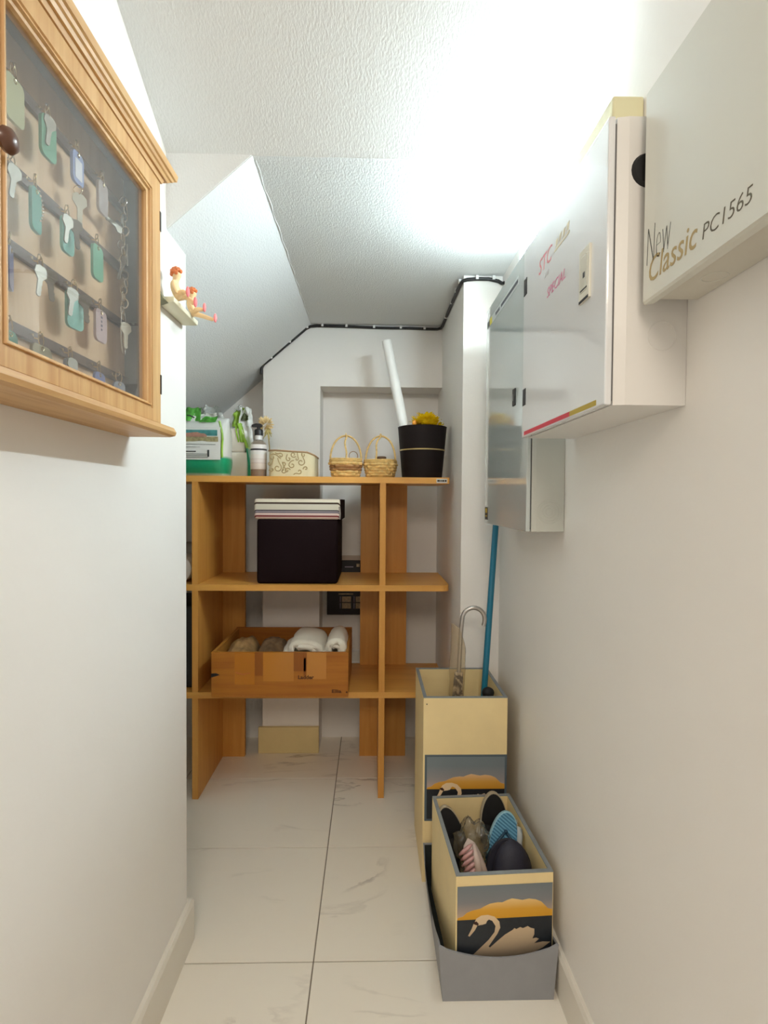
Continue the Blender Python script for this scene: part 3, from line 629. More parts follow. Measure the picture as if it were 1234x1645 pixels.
MB().prism([(-.030, .239), (.014, .239), (.017, .243), (.017, .250), (.011, .255), (-.012, .256), (-.030, .250), (-.034, .243)], 'y', -.009, .009).xf(Matrix.Translation(c)).build('pump_head', M_black, bt)

fl = thing('dried_flower', (-.50, 2.68, ZT), 'beige dried flower head on a stem behind the pump bottle', 'flower')
MB().tube([(-.505, 2.70, ZT), (-.512, 2.70, ZT + .10), (-.520, 2.69, ZT + .22)], .003, 6).build('stem', mat('straw_stem', (176, 152, 96), .8), fl)
b = MB(); cc = Vector((-.532, 2.68, ZT + .268))
for q in range(60):
    a = q * 2.399; cz = 1 - 2 * (q + .5) / 60; rr = math.sqrt(1 - cz * cz); d = Vector((rr * math.cos(a), rr * math.sin(a), cz))
    if d.z < -.72: continue
    r = .044 + .010 * noise.noise(d * 3); u = d.orthogonal().normalized(); w = d.cross(u)
    p0 = cc + d * .010; p1 = cc + d * r * .7 + w * .005; p2 = cc + d * r
    b.add([p0, p1 + u * .007, p2 + w * .004, p1 - u * .007, p1 + d * .004], [(0, 1, 4), (1, 2, 4), (2, 3, 4), (3, 0, 4)])
b.build('petals', mat('straw_petal', (234, 208, 154), .8, var=.15, vscale=60), fl)
b = MB()
for q in range(10):
    a = q * .628; b.tube([(cc.x + .012, cc.y, cc.z - .018), (cc.x + .010 + .022 * math.cos(a), cc.y + .018 * math.sin(a), cc.z - .048 - .012 * (q % 3))], [.005, .0015], 5)
b.build('sepals', mat('straw_sepal', (204, 186, 120), .8), fl)

bb = thing('fabric_box', (-.38, 2.56, ZT), 'open beige fabric box with brown scrollwork and piped rim', 'box')
M_bf = mat('beige_fabric', (222, 212, 176), .75, bump=.2, bscale=300, var=.04, vscale=20)
M_scr = mat('scroll_brown', (178, 156, 112), .7); M_pip = mat('piping_brown', (172, 140, 104), .7)
BX0, BX1, BY0, BY1, BH = -.486, -.268, 2.50, 2.72, .124
bw = MB(); o_ = rrect(BX1 - BX0, BY1 - BY0, .034, 5, (BX0 + BX1) / 2, (BY0 + BY1) / 2); i_ = rrect(BX1 - BX0 - .012, BY1 - BY0 - .012, .029, 5, (BX0 + BX1) / 2, (BY0 + BY1) / 2)
def droop(p): return -.022 * max(0, (p[0] - (BX1 - .06)) / .06) ** 1.2
bw.rings([[(*p, ZT) for p in o_], [(*p, ZT + BH + droop(p)) for p in o_], [(*p, ZT + BH + droop(p)) for p in i_], [(*p, ZT + .006) for p in i_]], True)
bw.build('box_body', M_bf, bb, smooth=30)
MB().tube([(*p, ZT + BH + droop(p)) for p in o_], .0042, 6, closed=True).build('rim_piping', M_pip, bb, smooth=True)
def scroll(cx, cz, r, turns, a0, sgn=1, tail=0):
    pts = []
    n = int(14 * turns) + 4
    for k in range(n):
        t = k / (n - 1); a = a0 + sgn * t * turns * 2 * math.pi; rr = r * (.25 + .75 * t); pts.append((cx + rr * math.cos(a), BY0 - .0006, cz + rr * math.sin(a)))
    if tail: 
        dx = pts[-1][0] - pts[-2][0]; dz = pts[-1][2] - pts[-2][2]; L = math.hypot(dx, dz)
        for k in range(1, 5): pts.append((pts[-1][0] + dx / L * tail / 4, BY0 - .0006, pts[-1][2] + dz / L * tail / 4 + .0015 * k * sgn))
    return MB().tube(pts, .0023, 5)
for a in ((-.478, ZT + .062, .010, .8, 1, 1, .02), (-.388, ZT + .085, .012, .9, 2, -1, .03), (-.395, ZT + .030, .010, .8, .5, -1, .02), (-.308, ZT + .040, .011, .9, 4, 1, .01), (-.350, ZT + .085, .009, .8, 2, 1, .01), (-.462, ZT + .092, .017, 1.0, 1.0, -1, .03), (-.425, ZT + .10, .012, .9, 3, 1, .02), (-.440, ZT + .042, .020, 1.1, .3, 1, .02), (-.466, ZT + .035, .010, .8, 2, -1, .01), (-.412, ZT + .062, .010, .8, 4, -1, .02), (-.412, ZT + .028, .014, 1.0, 1, 1, .02),
          (-.366, ZT + .105, .012, .9, 5, 1, .02), (-.372, ZT + .055, .016, 1.0, 2.2, -1, .03), (-.330, ZT + .070, .019, 1.1, .2, 1, .02), (-.338, ZT + .026, .013, .9, 3.3, -1, .02), (-.318, ZT + .104, .010, .8, 1.3, -1, .01)):
    scroll(*a).build('scrollwork', M_scr, bb, smooth=True)

M_wick = mat('wicker', (212, 176, 110), .55, var=.22, vscale=70); M_wickd = mat('wicker_dark', (150, 108, 62), .6, var=.25, vscale=70)  # the second is a darker cane for the loop and a few strands
def basket(cx, cy, w0, w1, h, hh, rot, label, tilt=0):
    t = thing('wicker_basket', (cx, cy, ZT), label, 'basket', 'wicker baskets on the top board')
    M = Matrix.Translation((cx, cy, ZT)) @ Matrix.Rotation(math.radians(rot), 4, 'Z')
    def outline(f, z, ph, amp, n=40):
        w = (w0 + (w1 - w0) * f); pts = []
        for k in range(n):
            a = 2 * math.pi * k / n; e = .62
            x = math.copysign(abs(math.cos(a)) ** e, math.cos(a)) * w / 2; y = math.copysign(abs(math.sin(a)) ** e, math.sin(a)) * w * .40
            s = 1 + amp * math.sin(k * math.pi / 2 + ph); pts.append((x * s, y * s, z))
        return pts
    n = 5
    for k in range(n):
        f = (k + .5) / n; z = .006 + f * (h - .016)
        MB().tube(outline(f, z, k * math.pi, .065), h / n * .50, 6, closed=True).xf(M).build('weave_strand', M_wickd if k in (2, 3) and cx < -.05 else M_wick, t, smooth=True)
    for q in range(16):
        k = q / 16 * 40; a = 2 * math.pi * q / 16; e = .62
        def P(f, z):
            w = w0 + (w1 - w0) * f
            return (math.copysign(abs(math.cos(a)) ** e, math.cos(a)) * w / 2, math.copysign(abs(math.sin(a)) ** e, math.sin(a)) * w * .40, z)
        MB().tube([P(0, .003), P(.5, h * .5), P(1, h - .004)], .0022, 5).xf(M).build('stake', M_wick, t, smooth=True)
    MB().rings([[(p[0] * .98, p[1] * .98, .001) for p in outline(0, 0, 0, 0)], [(p[0] * .98, p[1] * .98, .006) for p in outline(0, 0, 0, 0)]]).xf(M).build('base', M_wick, t)
    for k, (rr, dz) in enumerate(((.0050, -.004), (.0046, .004))):
        MB().tube(outline(1.04, h + dz, k * 3.1, .03, 40), rr, 6, closed=True).xf(M).build('rim', M_wick, t, smooth=True)
    arc = [(math.cos(a) * w1 / 2 * (1.0 + .06 * math.sin(a)), .0, h - .004 + math.sin(a) * (hh - h)) for a in [math.pi * q / 20 for q in range(21)]]
    MB().tube([(x, y + .001 * math.sin(i * 1.3), z) for i, (x, y, z) in enumerate(arc)], .0046, 7).xf(M).build('handle', M_wick, t, smooth=True)
    arc2 = [(.004 * math.sin(q * .8) + tilt * (1 - q / 12), -w1 * .40 * math.cos(math.pi / 2 * q / 12) * 1.0, h - .006 + math.sin(math.pi / 2 * q / 12) * (hh - h)) for q in range(13)]
    MB().tube(arc2, .0042, 7).xf(M).build('handle_strand', M_wick, t, smooth=True)
    MB().torus((tilt * 0, 0, hh - .002), .008, .0035, 'x', 12, 6).xf(M).build('handle_knot', M_wick, t, smooth=True)
    return t, M
t1, M1 = basket(-.123, 2.56, .118, .148, .084, .206, 2, 'wicker basket with a loose cane loop, next to the beige box')
pts = [(.036 + .021 * math.cos(a), .03, .108 + .022 * math.sin(a)) for a in [2 * math.pi * q / 20 for q in range(20)]]
MB().tube(pts, .0018, 5, closed=True).xf(M1).build('cane_loop', M_wickd, t1, smooth=True)
t2, M2 = basket(.044, 2.56, .116, .146, .080, .206, -14, 'wicker basket holding a small round lid, next to the black bucket', tilt=-.012)
jr = thing('small_jar', (.049, 2.578, ZT + .0075), 'small brown jar with a dark lid inside the basket next to the black bucket', 'jar')
MB().lathe([(0, .0), (.024, .0), (.026, .004), (.026, .070), (.022, .074), (.022, .080), (0, .080)], (.049, 2.578, ZT + .0075), 18).build('jar_body', mat('jar_brown', (140, 104, 74), .4), jr, smooth=40)
MB().lathe([(0, .0), (.023, .0), (.024, .002), (.024, .014), (.021, .017), (0, .017)], (.049, 2.578, ZT + .0880), 20).build('lid', mat('lid_bronze', (120, 92, 70), .3, metal=.5), jr, smooth=40)

pot = thing('bucket', (.248, 2.60, ZT), 'dark brown round bucket with a thin gold band', 'bucket')
c = (.249, 2.60, ZT)
M_pot = mat('dark_brown_plastic', (24, 17, 19), .6, spec=.25)
MB().lathe([(0, .0), (.096, .0), (.098, .003), (.119, .246), (.1205, .250), (.117, .250), (.114, .246), (.095, .010), (0, .010)], c, 32).build('bucket_wall', M_pot, pot, smooth=30)
MB().lathe([(.1092, .134), (.1112, .134), (.1118, .140), (.1100, .140)], c, 32, cap=False).build('gold_band', mat('gold_band', (196, 178, 120), .35, metal=.6), pot, smooth=30)
# rolled paper leaning in the bucket
pr = thing('paper_roll', (.19, 2.61, ZT + .02), 'tall white paper roll leaning out of the dark bucket', 'paper roll')
A_ = Vector((.208, 2.585, ZT + .012)); B_ = Vector((.072, 2.66, 2.190)); ax = (B_ - A_).normalized(); u = ax.orthogonal().normalized(); w = ax.cross(u)
def rollfn(s, v):
    a = s * 2 * math.pi * 1.9 + .4; r = .0265 - .0035 * s; r *= (1 - .12 * v * (1 - s)); p = A_ + ax * (B_ - A_).length * v
    return p + (u * math.cos(a) + w * math.sin(a)) * r
g = MB().grid(rollfn, 60, 14); n = len(g.v); cen = lambda p: A_ + ax * (p - A_).dot(ax)
g.v += [p + (cen(p) - p).normalized() * .0006 for p in g.v]; g.f += [tuple(i + n for i in f[::-1]) for f in g.f]
g.build('paper_sheet', mat('paper_white', (240, 240, 236), .6), pr, smooth='all')
def edgefn(k): 
    a = .4 + .0; v = k / 13
    return A_ + ax * (B_ - A_).length * (.35 + .65 * v) + (u * math.cos(a - .25 * v) + w * math.sin(a - .25 * v)) * .0272
yf_ = thing('yellow_flowers', (.27, 2.59, ZT + .2), 'bunch of bright yellow artificial flowers in the dark bucket', 'flowers')
M_yel = bpy.data.materials.new('petal_yellow'); M_yel.use_nodes = True
_nt = M_yel.node_tree; _o = [n for n in _nt.nodes if n.type == 'OUTPUT_MATERIAL'][0]
_d = _nt.nodes.new('ShaderNodeBsdfDiffuse'); _d.inputs[0].default_value = (*lin((255, 232, 60)), 1)
_t = _nt.nodes.new('ShaderNodeBsdfTranslucent'); _t.inputs[0].default_value = (*lin((255, 226, 30)), 1)
_m = _nt.nodes.new('ShaderNodeMixShader'); _m.inputs[0].default_value = .45
_nt.links.new(_d.outputs[0], _m.inputs[1]); _nt.links.new(_t.outputs[0], _m.inputs[2]); _nt.links.new(_m.outputs[0], _o.inputs[0])
M_org = mat('bud_orange', (226, 150, 40), .5)
def blossom(cx, cy, cz, r, n, seed):
    b = MB(); rnd = random.Random(seed)
    for q in range(n):
        a = q * 2.399; ph = .35 + .75 * (q / n); d = Vector((math.cos(a) * math.sin(ph), math.sin(a) * math.sin(ph), math.cos(ph) + .15)).normalized()
        s = d.cross(Vector((0, 0, 1))).normalized() if abs(d.z) < .98 else Vector((1, 0, 0)); nn = s.cross(d)
        L = r * rnd.uniform(.8, 1.15); W_ = r * .26; base = Vector((cx, cy, cz))
        vs = []; 
        for j in range(5):
            v = j / 4; wd = W_ * math.sin(math.pi * (.12 + .8 * v)); cpt = base + d * L * v + nn * (-.35 * r * v * v)
            vs += [cpt - s * wd, cpt + nn * .15 * r * (1 - v), cpt + s * wd]
        b.add(vs, [f for j in range(4) for f in ((3 * j, 3 * j + 1, 3 * j + 4, 3 * j + 3), (3 * j + 1, 3 * j + 2, 3 * j + 5, 3 * j + 4))])
    return b
for k, (x, y, z, r) in enumerate(((.262, 2.58, ZT + .272, .062), (.298, 2.60, ZT + .262, .055), (.228, 2.57, ZT + .256, .050), (.27, 2.555, ZT + .245, .050), (.318, 2.59, ZT + .245, .045))):
    blossom(x, y, z, r, 22, k).build('blossom', M_yel, yf_, smooth='all')
MB().ball((.206, 2.545, ZT + .262), .014, 12, (.8, .8, 1.3)).build('bud', M_org, yf_, smooth=True)
MB().tube([(.205, 2.555, ZT + .10), (.206, 2.547, ZT + .25)], .004, 6).build('stem', mat('stem_green', (110, 140, 60), .6), yf_)
MB().tube([(.265, 2.58, ZT + .05), (.266, 2.58, ZT + .27)], .004, 6).build('stem', MATS['stem_green'], yf_)
rb = thing('white_ribbon', (.335, 2.58, ZT + .2), 'white ribbon loop sticking out of the dark bucket beside the flowers', 'ribbon')
b = MB(); pts = [(.305, 2.565, ZT + .20), (.318, 2.56, ZT + .262), (.332, 2.56, ZT + .288), (.342, 2.56, ZT + .282), (.340, 2.56, ZT + .262), (.326, 2.56, ZT + .246), (.322, 2.56, ZT + .20)]
rs = [[Vector(p) + Vector((dx, dy, 0)) for dx, dy in ((-.0006, -.009), (.0006, -.009), (.0006, .009), (-.0006, .009))] for p in pts]
b.rings(rs).build('ribbon_strip', M_white, rb)

# ------------------------------------------------------------------ middle board
ot = thing('storage_ottoman', (-.345, 2.665, 1.002), 'dark brown cube storage ottoman with a striped lid', 'ottoman')
OX0, OX1, OY0, OY1 = -.536, -.150, 2.468, 2.850
M_ot = mat('dark_brown_fabric', (26, 14, 16), .85, bump=.15, bscale=250, spec=.1)
MB().box(OX0 + .004, OX1 - .004, OY0 + .004, OY1 - .004, 1.0022, 1.306, b=.014).build('body', M_ot, ot, smooth=True)
lidm = ramp_mat('lid_stripes', [(0, (214, 190, 172)), (.055, (214, 190, 172)), (.095, (120, 34, 38)), (.14, (220, 196, 186)), (.205, (90, 84, 100)), (.235, (186, 172, 170)), (.255, (50, 46, 60)), (.29, (210, 202, 184)), (.42, (208, 200, 182)), (.455, (66, 48, 36)), (.505, (222, 212, 192)), (.60, (216, 200, 180)), (.615, (226, 216, 196)), (.70, (214, 196, 172)), (.715, (224, 214, 194)), (.82, (90, 70, 54)), (.86, (224, 214, 194))], (0, 1, 1, 0, 1 / .165), period=1, rough=.8)
def off_ramp(m, o):   # phase of the stripes
    for n in m.node_tree.nodes:
        if n.type == 'MATH' and n.operation == 'MULTIPLY_ADD': n.inputs[2].default_value = o
off_ramp(lidm, -((2.468 - 2.665) + (1.300 - 1.002)) / .165)
MB().box(OX0 - .008, OX1 + .006, OY0, OY1 + .004, 1.304, 1.400, b=.013).build('lid', lidm, ot, smooth=True)
MB().box(OX1 + .0045, OX1 + .009, OY0 + .012, OY1, 1.300, 1.398, b=.002).build('lid_side', M_ot, ot)
MB().tube([(OX1 + .004, OY0 + .004, 1.306), (OX1 + .006, OY0 + .003, 1.33), (OX1 + .003, OY0 + .003, 1.365)], .004, 6).build('piping', mat('piping_grey', (150, 140, 132), .7), ot, smooth=True)
wr = thing('white_roll', (-.90, 2.62, 1.002), 'white paper roll behind the left upright on the middle board', 'paper roll')
MB().lathe([(.018, 0), (.062, 0), (.064, .004), (.064, .106), (.062, .110), (.018, .110)], (0, 0, 0), 28, cap=False).xf(Matrix.Translation((-.905, 2.50, 1.0665)) @ Matrix.Rotation(math.radians(-90), 4, 'X')).build('roll', mat('tissue_white', (236, 234, 230), .85, bump=.3, bscale=80), wr, smooth=40)
MB().lathe([(.0165, .001), (.0178, .001), (.0178, .109), (.0165, .109)], (0, 0, 0), 20, cap=False).xf(Matrix.Translation((-.905, 2.50, 1.0665)) @ Matrix.Rotation(math.radians(-90), 4, 'X')).build('core', mat('core_card', (190, 168, 132), .8), wr)
wr.location = wr.location
gb = thing('grey_bundle', (-.95, 2.72, 1.002), 'greyish cloth bundle behind the white roll on the middle board', 'bundle')
MB().box(-1.06, -.838, 2.64, 2.84, 1.0022, 1.168, b=.035).noisy(.006, 12).build('cloth', mat('bundle_grey', (150, 146, 138), .8, bump=.3, bscale=60), gb, smooth='all')

# things behind the shelf, on the niche wall
nb = thing('wall_plaque', (-.15, 3.08, .73), 'black board with pale printed blocks on the niche wall behind the shelf', 'board')
MB().box(-.252, -.020, 3.066, YN - .0005, .728, 1.045, b=.002).build('board', mat('board_black', (24, 20, 24), .5), nb)
MB().box(-.252, -.020, 3.062, YN - .0005, 1.046, 1.072, b=.002).build('top_ledge', mat('ledge_pale', (200, 184, 168), .6), nb)
M_pb = mat('board_print', (190, 172, 140), .6, var=.3, vscale=80); M_pl = mat('board_line', (170, 160, 180), .6)
for x in (-.165, -.085):
    for z in (.765, .803): MB().box(x, x + .052, 3.0645, 3.0662, z, z + .032).build('print_block', M_pb, nb); MB().box(x - .012, x - .008, 3.0645, 3.0662, z, z + .032).build('print_line', M_pl, nb)
MB().box(-.185, -.10, 3.0645, 3.0662, .846, .853).build('print_line', M_pb, nb)
MB().box(-.082, -.064, 3.0645, 3.0662, 1.008, 1.026).build('print_block', M_pb, nb)
MB().box(-.15, -.10, 3.0645, 3.0662, 1.005, 1.010).build('print_line', M_pl, nb)
so = thing('wall_socket', (-.09, 3.085, .45), 'small white socket plate low on the niche wall behind the crate', 'socket')
MB().box(-.125, -.045, 3.082, YN - .0005, .440, .522, b=.003).build('plate', M_white, so)
MB().box(-.112, -.058, 3.079, 3.0825, .453, .509, b=.002).build('insert', mat('socket_ivory', (222, 220, 212), .4), so)

# ------------------------------------------------------------------ lower board: crate with cloths, dark case
cr = thing('wooden_crate', (-.41, 2.62, .502), 'wooden crate with strips of clear tape and worn print on the lower board', 'crate')
M_cr = wood('crate_wood', (158, 92, 14), (176, 110, 26), 'x', 12, .55, .12); M_cry = wood('crate_wood_side', (176, 118, 44), (196, 140, 64), 'y', 12, .55, .12)
CX0, CX1, CY0, CY1, CZ0, CZ1 = -.715, -.098, 2.385, 2.845, .5025, .706
MB().box(CX0, CX1, CY0, CY0 + .014, CZ0, CZ1, b=.001).build('front_panel', M_cr, cr)
MB().box(CX0, CX1, CY1 - .014, CY1, CZ0, CZ1 + .004, b=.001).build('back_panel', M_cr, cr)
MB().box(CX0, CX0 + .014, CY0 + .0142, CY1 - .0142, CZ0, CZ1, b=.001).build('side_panel', M_cry, cr)
MB().box(CX1 - .014, CX1, CY0 + .0142, CY1 - .0142, CZ0, CZ1, b=.001).build('side_panel', M_cry, cr)
MB().box(CX0 + .0142, CX1 - .0142, CY0 + .0142, CY1 - .0142, CZ0, CZ0 + .010).build('bottom_panel', M_cr, cr)
M_tape = mat('clear_tape', (184, 116, 34), .22, coat=.5); M_tapep = mat('pale_tape', (190, 124, 38), .3, coat=.4); M_stain = mat('glue_stain', (146, 82, 12), .5)
for x0, x1, z0, z1, m in ((-.610, -.520, .56, CZ1, M_tape), (-.482, -.345, .575, CZ1, M_tapep), (-.285, -.198, .585, CZ1, M_tapep)):
    MB().box(x0, x1, CY0 - .0006, CY0 + .0002, z0, z1).build('tape_strip', m, cr)
for x0, x1, z0, z1 in ((-.522, -.484, .60, CZ1), (-.345, -.287, .62, CZ1), (-.300, -.290, .60, .68)):
    MB().box(x0, x1, CY0 - .0005, CY0 + .0002, z0, z1).build('tape_strip', M_stain, cr)
MB().tube([(-.605, CY0 - .0003, .615), (-.575, CY0 - .0003, .606), (-.54, CY0 - .0003, .612)], .0022, 5).build('scuff', mat('scuff_red', (196, 110, 50), .6), cr)
MB().prism([(CX0 - .0005, .592), (CX0 + .024, .599), (CX0 + .038, .604), (CX0 + .022, .611), (CX0 - .0005, .610)], 'y', CY0 - .001, CY0 + .0003).build('dark_notch', M_black, cr)
CM = lambda x, z: plane_M((x, CY0 - .0009, z), (1, 0, 0), (0, 0, 1))
text('lettering', 'Ladder', .02, CM(-.325, .584), mat('crate_ink', (92, 52, 14), .7), cr, width=.072, height=.018, bold=.0008)
text('lettering', 'Elia', .02, CM(-.172, .521), MATS['crate_ink'], cr, width=.044, height=.016, bold=.0006)
MB().ball((-.105, CY0 + .002, .524), .005, 8).build('nail_head', mat('crate_ink', (0, 0, 0)), cr)

def folded(x0, z0, w, h, y0, y1, th, name, m, parent, turns=1.6, seed=0, tilt=0):
    """cloth folded over: a flattened spiral strip swept along y"""
    mid = []; n = 46
    for k in range(n):
        t = k / (n - 1); a = math.pi * 1.0 + t * turns * 2 * math.pi; s = 1 - .55 * (t)
        cx = x0 + w / 2 + math.copysign(abs(math.cos(a)) ** .8, math.cos(a)) * w / 2 * s; cz = z0 + h / 2 + math.copysign(abs(math.sin(a)) ** .8, math.sin(a)) * h / 2 * s
        mid.append(Vector((cx, 0, cz + tilt * (cx - x0))))
    lo = []; hi = []
    for k in range(n):
        tg = (mid[min(k + 1, n - 1)] - mid[max(k - 1, 0)]).normalized(); nn = Vector((tg.z, 0, -tg.x)); lo.append(mid[k] - nn * th / 2); hi.append(mid[k] + nn * th / 2)
    prof = lo + hi[::-1]; ny = 12; b = MB()
    rs = []
    for j in range(ny):
        v = j / (ny - 1); e = 1 - .04 * (2 * v - 1) ** 4
        rs.append([Vector((x0 + w / 2 + (p.x - x0 - w / 2) * e, y0 + (y1 - y0) * v, z0 + (p.z - z0) * e)) + noise.noise_vector(Vector((p.x * 9 + seed, v * 3, p.z * 9))) * .006 for p in prof])
    b.rings(rs, True)
    return b.build(name, m, parent, smooth='all')
M_tw = mat('towel_white', (236, 230, 214), .9, bump=.5, bscale=180, sheen=.2)
for (x, z, w, h, y0, y1, seed, label, tl) in ((-.392, .640, .180, .120, 2.425, 2.70, 1, 'folded white towel peaking in the middle of the crate', -.10), (-.206, .640, .088, .118, 2.43, 2.68, 5, 'rolled white towel at the right end of the crate', .0)):
    t = thing('folded_towel', (x + w / 2, 2.57, .5125), label, 'towel', 'towels in the crate')
    MB().box(x + .006, x + w - .006, y0 + .004, y1 - .01, .5130, z + .002, b=.018).noisy(.002, 15).build('lower_fold', M_tw, t, smooth='all')
    folded(x, z, w, h, y0, y1, .027, 'towel_layers', M_tw, t, 1.9, seed, tl)
for (x0, x1, y0, y1, h, c, seed, label) in ((-.690, -.545, 2.44, 2.70, .200, (150, 116, 70), 3, 'crumpled brown cloth in the left end of the crate'), (-.540, -.405, 2.46, 2.72, .200, (110, 84, 56), 8, 'patterned dark cloth in the middle of the crate')):
    t = thing('crumpled_cloth', ((x0 + x1) / 2, 2.57, .5125), label, 'cloth', 'towels in the crate')
    MB().grid(lambda u, v: (x0 + (x1 - x0) * u, y0 + (y1 - y0) * v, .515 + h * (math.sin(math.pi * u) ** .12 if 0 < u < 1 else 0) * (math.sin(math.pi * v) ** .12 if 0 < v < 1 else 0) + .030 * noise.noise(Vector((u * 3.5 + seed, v * 4, seed)))), 22, 20).build('cloth', mat('cloth_%d' % seed, c, .9, bump=.4, bscale=60, var=.35, vscale=28), t, smooth='all')
bc = thing('black_case', (-.98, 2.66, .502), 'black case behind the left upright on the lower board', 'case')
MB().box(-1.15, -.826, 2.50, 2.86, .5025, .893, b=.015).build('shell', mat('case_black', (14, 14, 15), .55), bc)
MB().tube([(-1.04, 2.68, .888), (-1.03, 2.68, .915), (-.95, 2.68, .915), (-.94, 2.68, .888)], .008, 8).build('handle', M_black, bc, smooth=True)

# ------------------------------------------------------------------ umbrella stand box, broom, umbrella
M_box = mat('cream_paint', (242, 219, 164), .5, var=.03, vscale=14, bump=.05, bscale=40); M_rim = mat('grey_blue_rim', (134, 140, 142), .55, var=.06, vscale=40)
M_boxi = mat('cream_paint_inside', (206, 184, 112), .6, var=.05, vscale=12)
M_psky = ramp_mat('picture_sky', [(0, (206, 178, 150)), (.18, (176, 158, 146)), (.5, (132, 134, 138)), (1, (118, 128, 134))], (0, 0, 1, -.2115 / .095, 1 / .095), rough=.5, const=False)
M_pframe = mat('picture_frame_blue', (84, 98, 108), .5); M_pwater = mat('picture_water', (30, 36, 44), .5, var=.15, vscale=60)
M_cloud = ramp_mat('picture_cloud', [(0, (214, 156, 30)), (.45, (222, 164, 50)), (1, (240, 206, 140))], (0, 0, 1, -.2115 / .055, 1 / .055), rough=.5, const=False)
M_swan = ramp_mat('picture_swan', [(0, (120, 110, 96)), (.35, (176, 156, 130)), (1, (232, 206, 168))], (0, 0, 1, -.0935 / .13, 1 / .13), rough=.55, const=False); M_beak = mat('picture_beak', (60, 30, 22), .5)
CLOUD = [(0, .0), (.005, .012), (.06, .020), (.10, .040), (.16, .052), (.24, .060), (.28, .072), (.34, .086), (.42, .092), (.47, .090), (.52, .102), (.57, .110), (.63, .104), (.68, .098), (.75, .104), (.82, .098), (.88, .084), (.92, .062), (.95, .044), (1.0, .036), (1.0, 0)]
SWAN = [(.16, .0), (.17, .10), (.24, .20), (.33, .33), (.39, .45), (.40, .55), (.365, .64), (.33, .665), (.31, .64), (.30, .60), (.265, .585), (.21, .575), (.185, .50), (.13, .40), (.115, .415), (.15, .52), (.17, .60), (.20, .69), (.25, .735), (.32, .74), (.39, .705), (.44, .62), (.45, .52), (.42, .42), (.37, .31), (.33, .22), (.345, .20), (.42, .30), (.50, .40), (.58, .47), (.60, .50), (.62, .48), (.66, .51), (.69, .49), (.74, .52), (.77, .49), (.81, .47), (.81, .38), (.79, .31), (.83, .32), (.86, .30), (.81, .23), (.90, .25), (.98, .24), (.90, .15), (.80, .08), (.70, .03), (.5, .0)]
def picture(parent, M, w, h_sky, h_water, swan_scale, frame=False, head_only=False):
    """M maps (x right, y out, z up) with origin at the lower-left corner of the picture"""
    H = h_sky + h_water; par = parent
    if frame: MB().box(-.008, w + .008, -.0008, .0002, -.008, H + .008).xf(M).build('picture_border', M_pframe, par)
    def fl(name, poly, d, m, s=1, o=(0, 0)):
        b = MB().prism([(p[0] * 1, p[1]) for p in poly], 'y', -d, -d + .0005).xf(M)
        zs = [v.z for v in b.v]; return b.build(name, m, par)
    sky = MB().box(0, w, -.0013, -.0005, h_water, H).xf(M); sky.build('picture_sky', M_psky if not frame else MATS2['sky2'], par)
    fl('picture_cloud', [(p[0] * w, h_water + p[1] * .50) for p in CLOUD], .0018, M_cloud if not frame else MATS2['cloud2'])
    MB().box(0, w, -.0014, -.0005, 0, h_water).xf(M).build('picture_water', M_pwater, par)
    sw, shh = w * 1.0, swan_scale
    fl('picture_swan', [(p[0] * sw, p[1] * shh) for p in SWAN], .0024, M_swan)
    fl('picture_beak', [(p[0] * sw, p[1] * shh) for p in [(.175, .60), (.215, .575), (.225, .60), (.20, .645), (.165, .63)]], .0028, M_beak)
MATS2 = dict(sky2=ramp_mat('picture_sky_tall', [(0, (190, 164, 150)), (.3, (150, 146, 146)), (.7, (122, 132, 138)), (1, (118, 130, 136))], (0, 0, 1, -.345 / .118, 1 / .118), rough=.5, const=False), cloud2=ramp_mat('picture_cloud_tall', [(0, (206, 148, 40)), (.5, (216, 160, 70)), (1, (226, 186, 140))], (0, 0, 1, -.345 / .055, 1 / .055), rough=.5, const=False))
def open_box(name, x0, x1, y0, y1, h, parent, th=.012, M=None, z0=0):
    M = M or Matrix()
    o_ = [(x0, y0), (x1, y0), (x1, y1), (x0, y1)]; i_ = [(x0 + th, y0 + th), (x1 - th, y0 + th), (x1 - th, y1 - th), (x0 + th, y1 - th)]
    for nm, q in (('front_panel', (x0, x1, y0, y0 + th)), ('back_panel', (x0, x1, y1 - th, y1)), ('side_panel', (x0, x0 + th, y0 + th, y1 - th)), ('side_panel', (x1 - th, x1, y0 + th, y1 - th))):
        MB().box(*q, z0, z0 + h - .003).xf(M).build(nm, M_box, parent)
    MB().box(x0 + th, x1 - th, y0 + th, y1 - th, z0, z0 + .010).xf(M).build('bottom_panel', M_boxi, parent)
    MB().rings([[(*p, z0 + h - .0028) for p in o_], [(*p, z0 + h) for p in o_], [(*p, z0 + h) for p in i_], [(*p, z0 + h - .0028) for p in i_]], False).build('rim', M_rim, parent) if M == Matrix() else MB().rings([[(*p, z0 + h - .0028) for p in o_], [(*p, z0 + h) for p in o_], [(*p, z0 + h) for p in i_], [(*p, z0 + h - .0028) for p in i_]], False).xf(M).build('rim', M_rim, parent)
TX0, TX1, TY0, TY1, TH = .196, .503, 1.902, 2.242, .682
tbx = thing('umbrella_box', (.35, 2.07, 0), 'tall cream wooden box with a lake picture, holding an umbrella and a broom', 'box')
open_box('tall', TX0, TX1, TY0, TY1, TH, tbx)
picture(tbx, Matrix.Translation((TX0 + .014, TY0, .235)), TX1 - TX0 - .022, .118, .11, .18, frame=True)
MB().box(TX0 + .010, TX0 + .014, TY0 - .0006, TY0 + .0002, .655, .659).build('nail_hole', M_black, tbx)

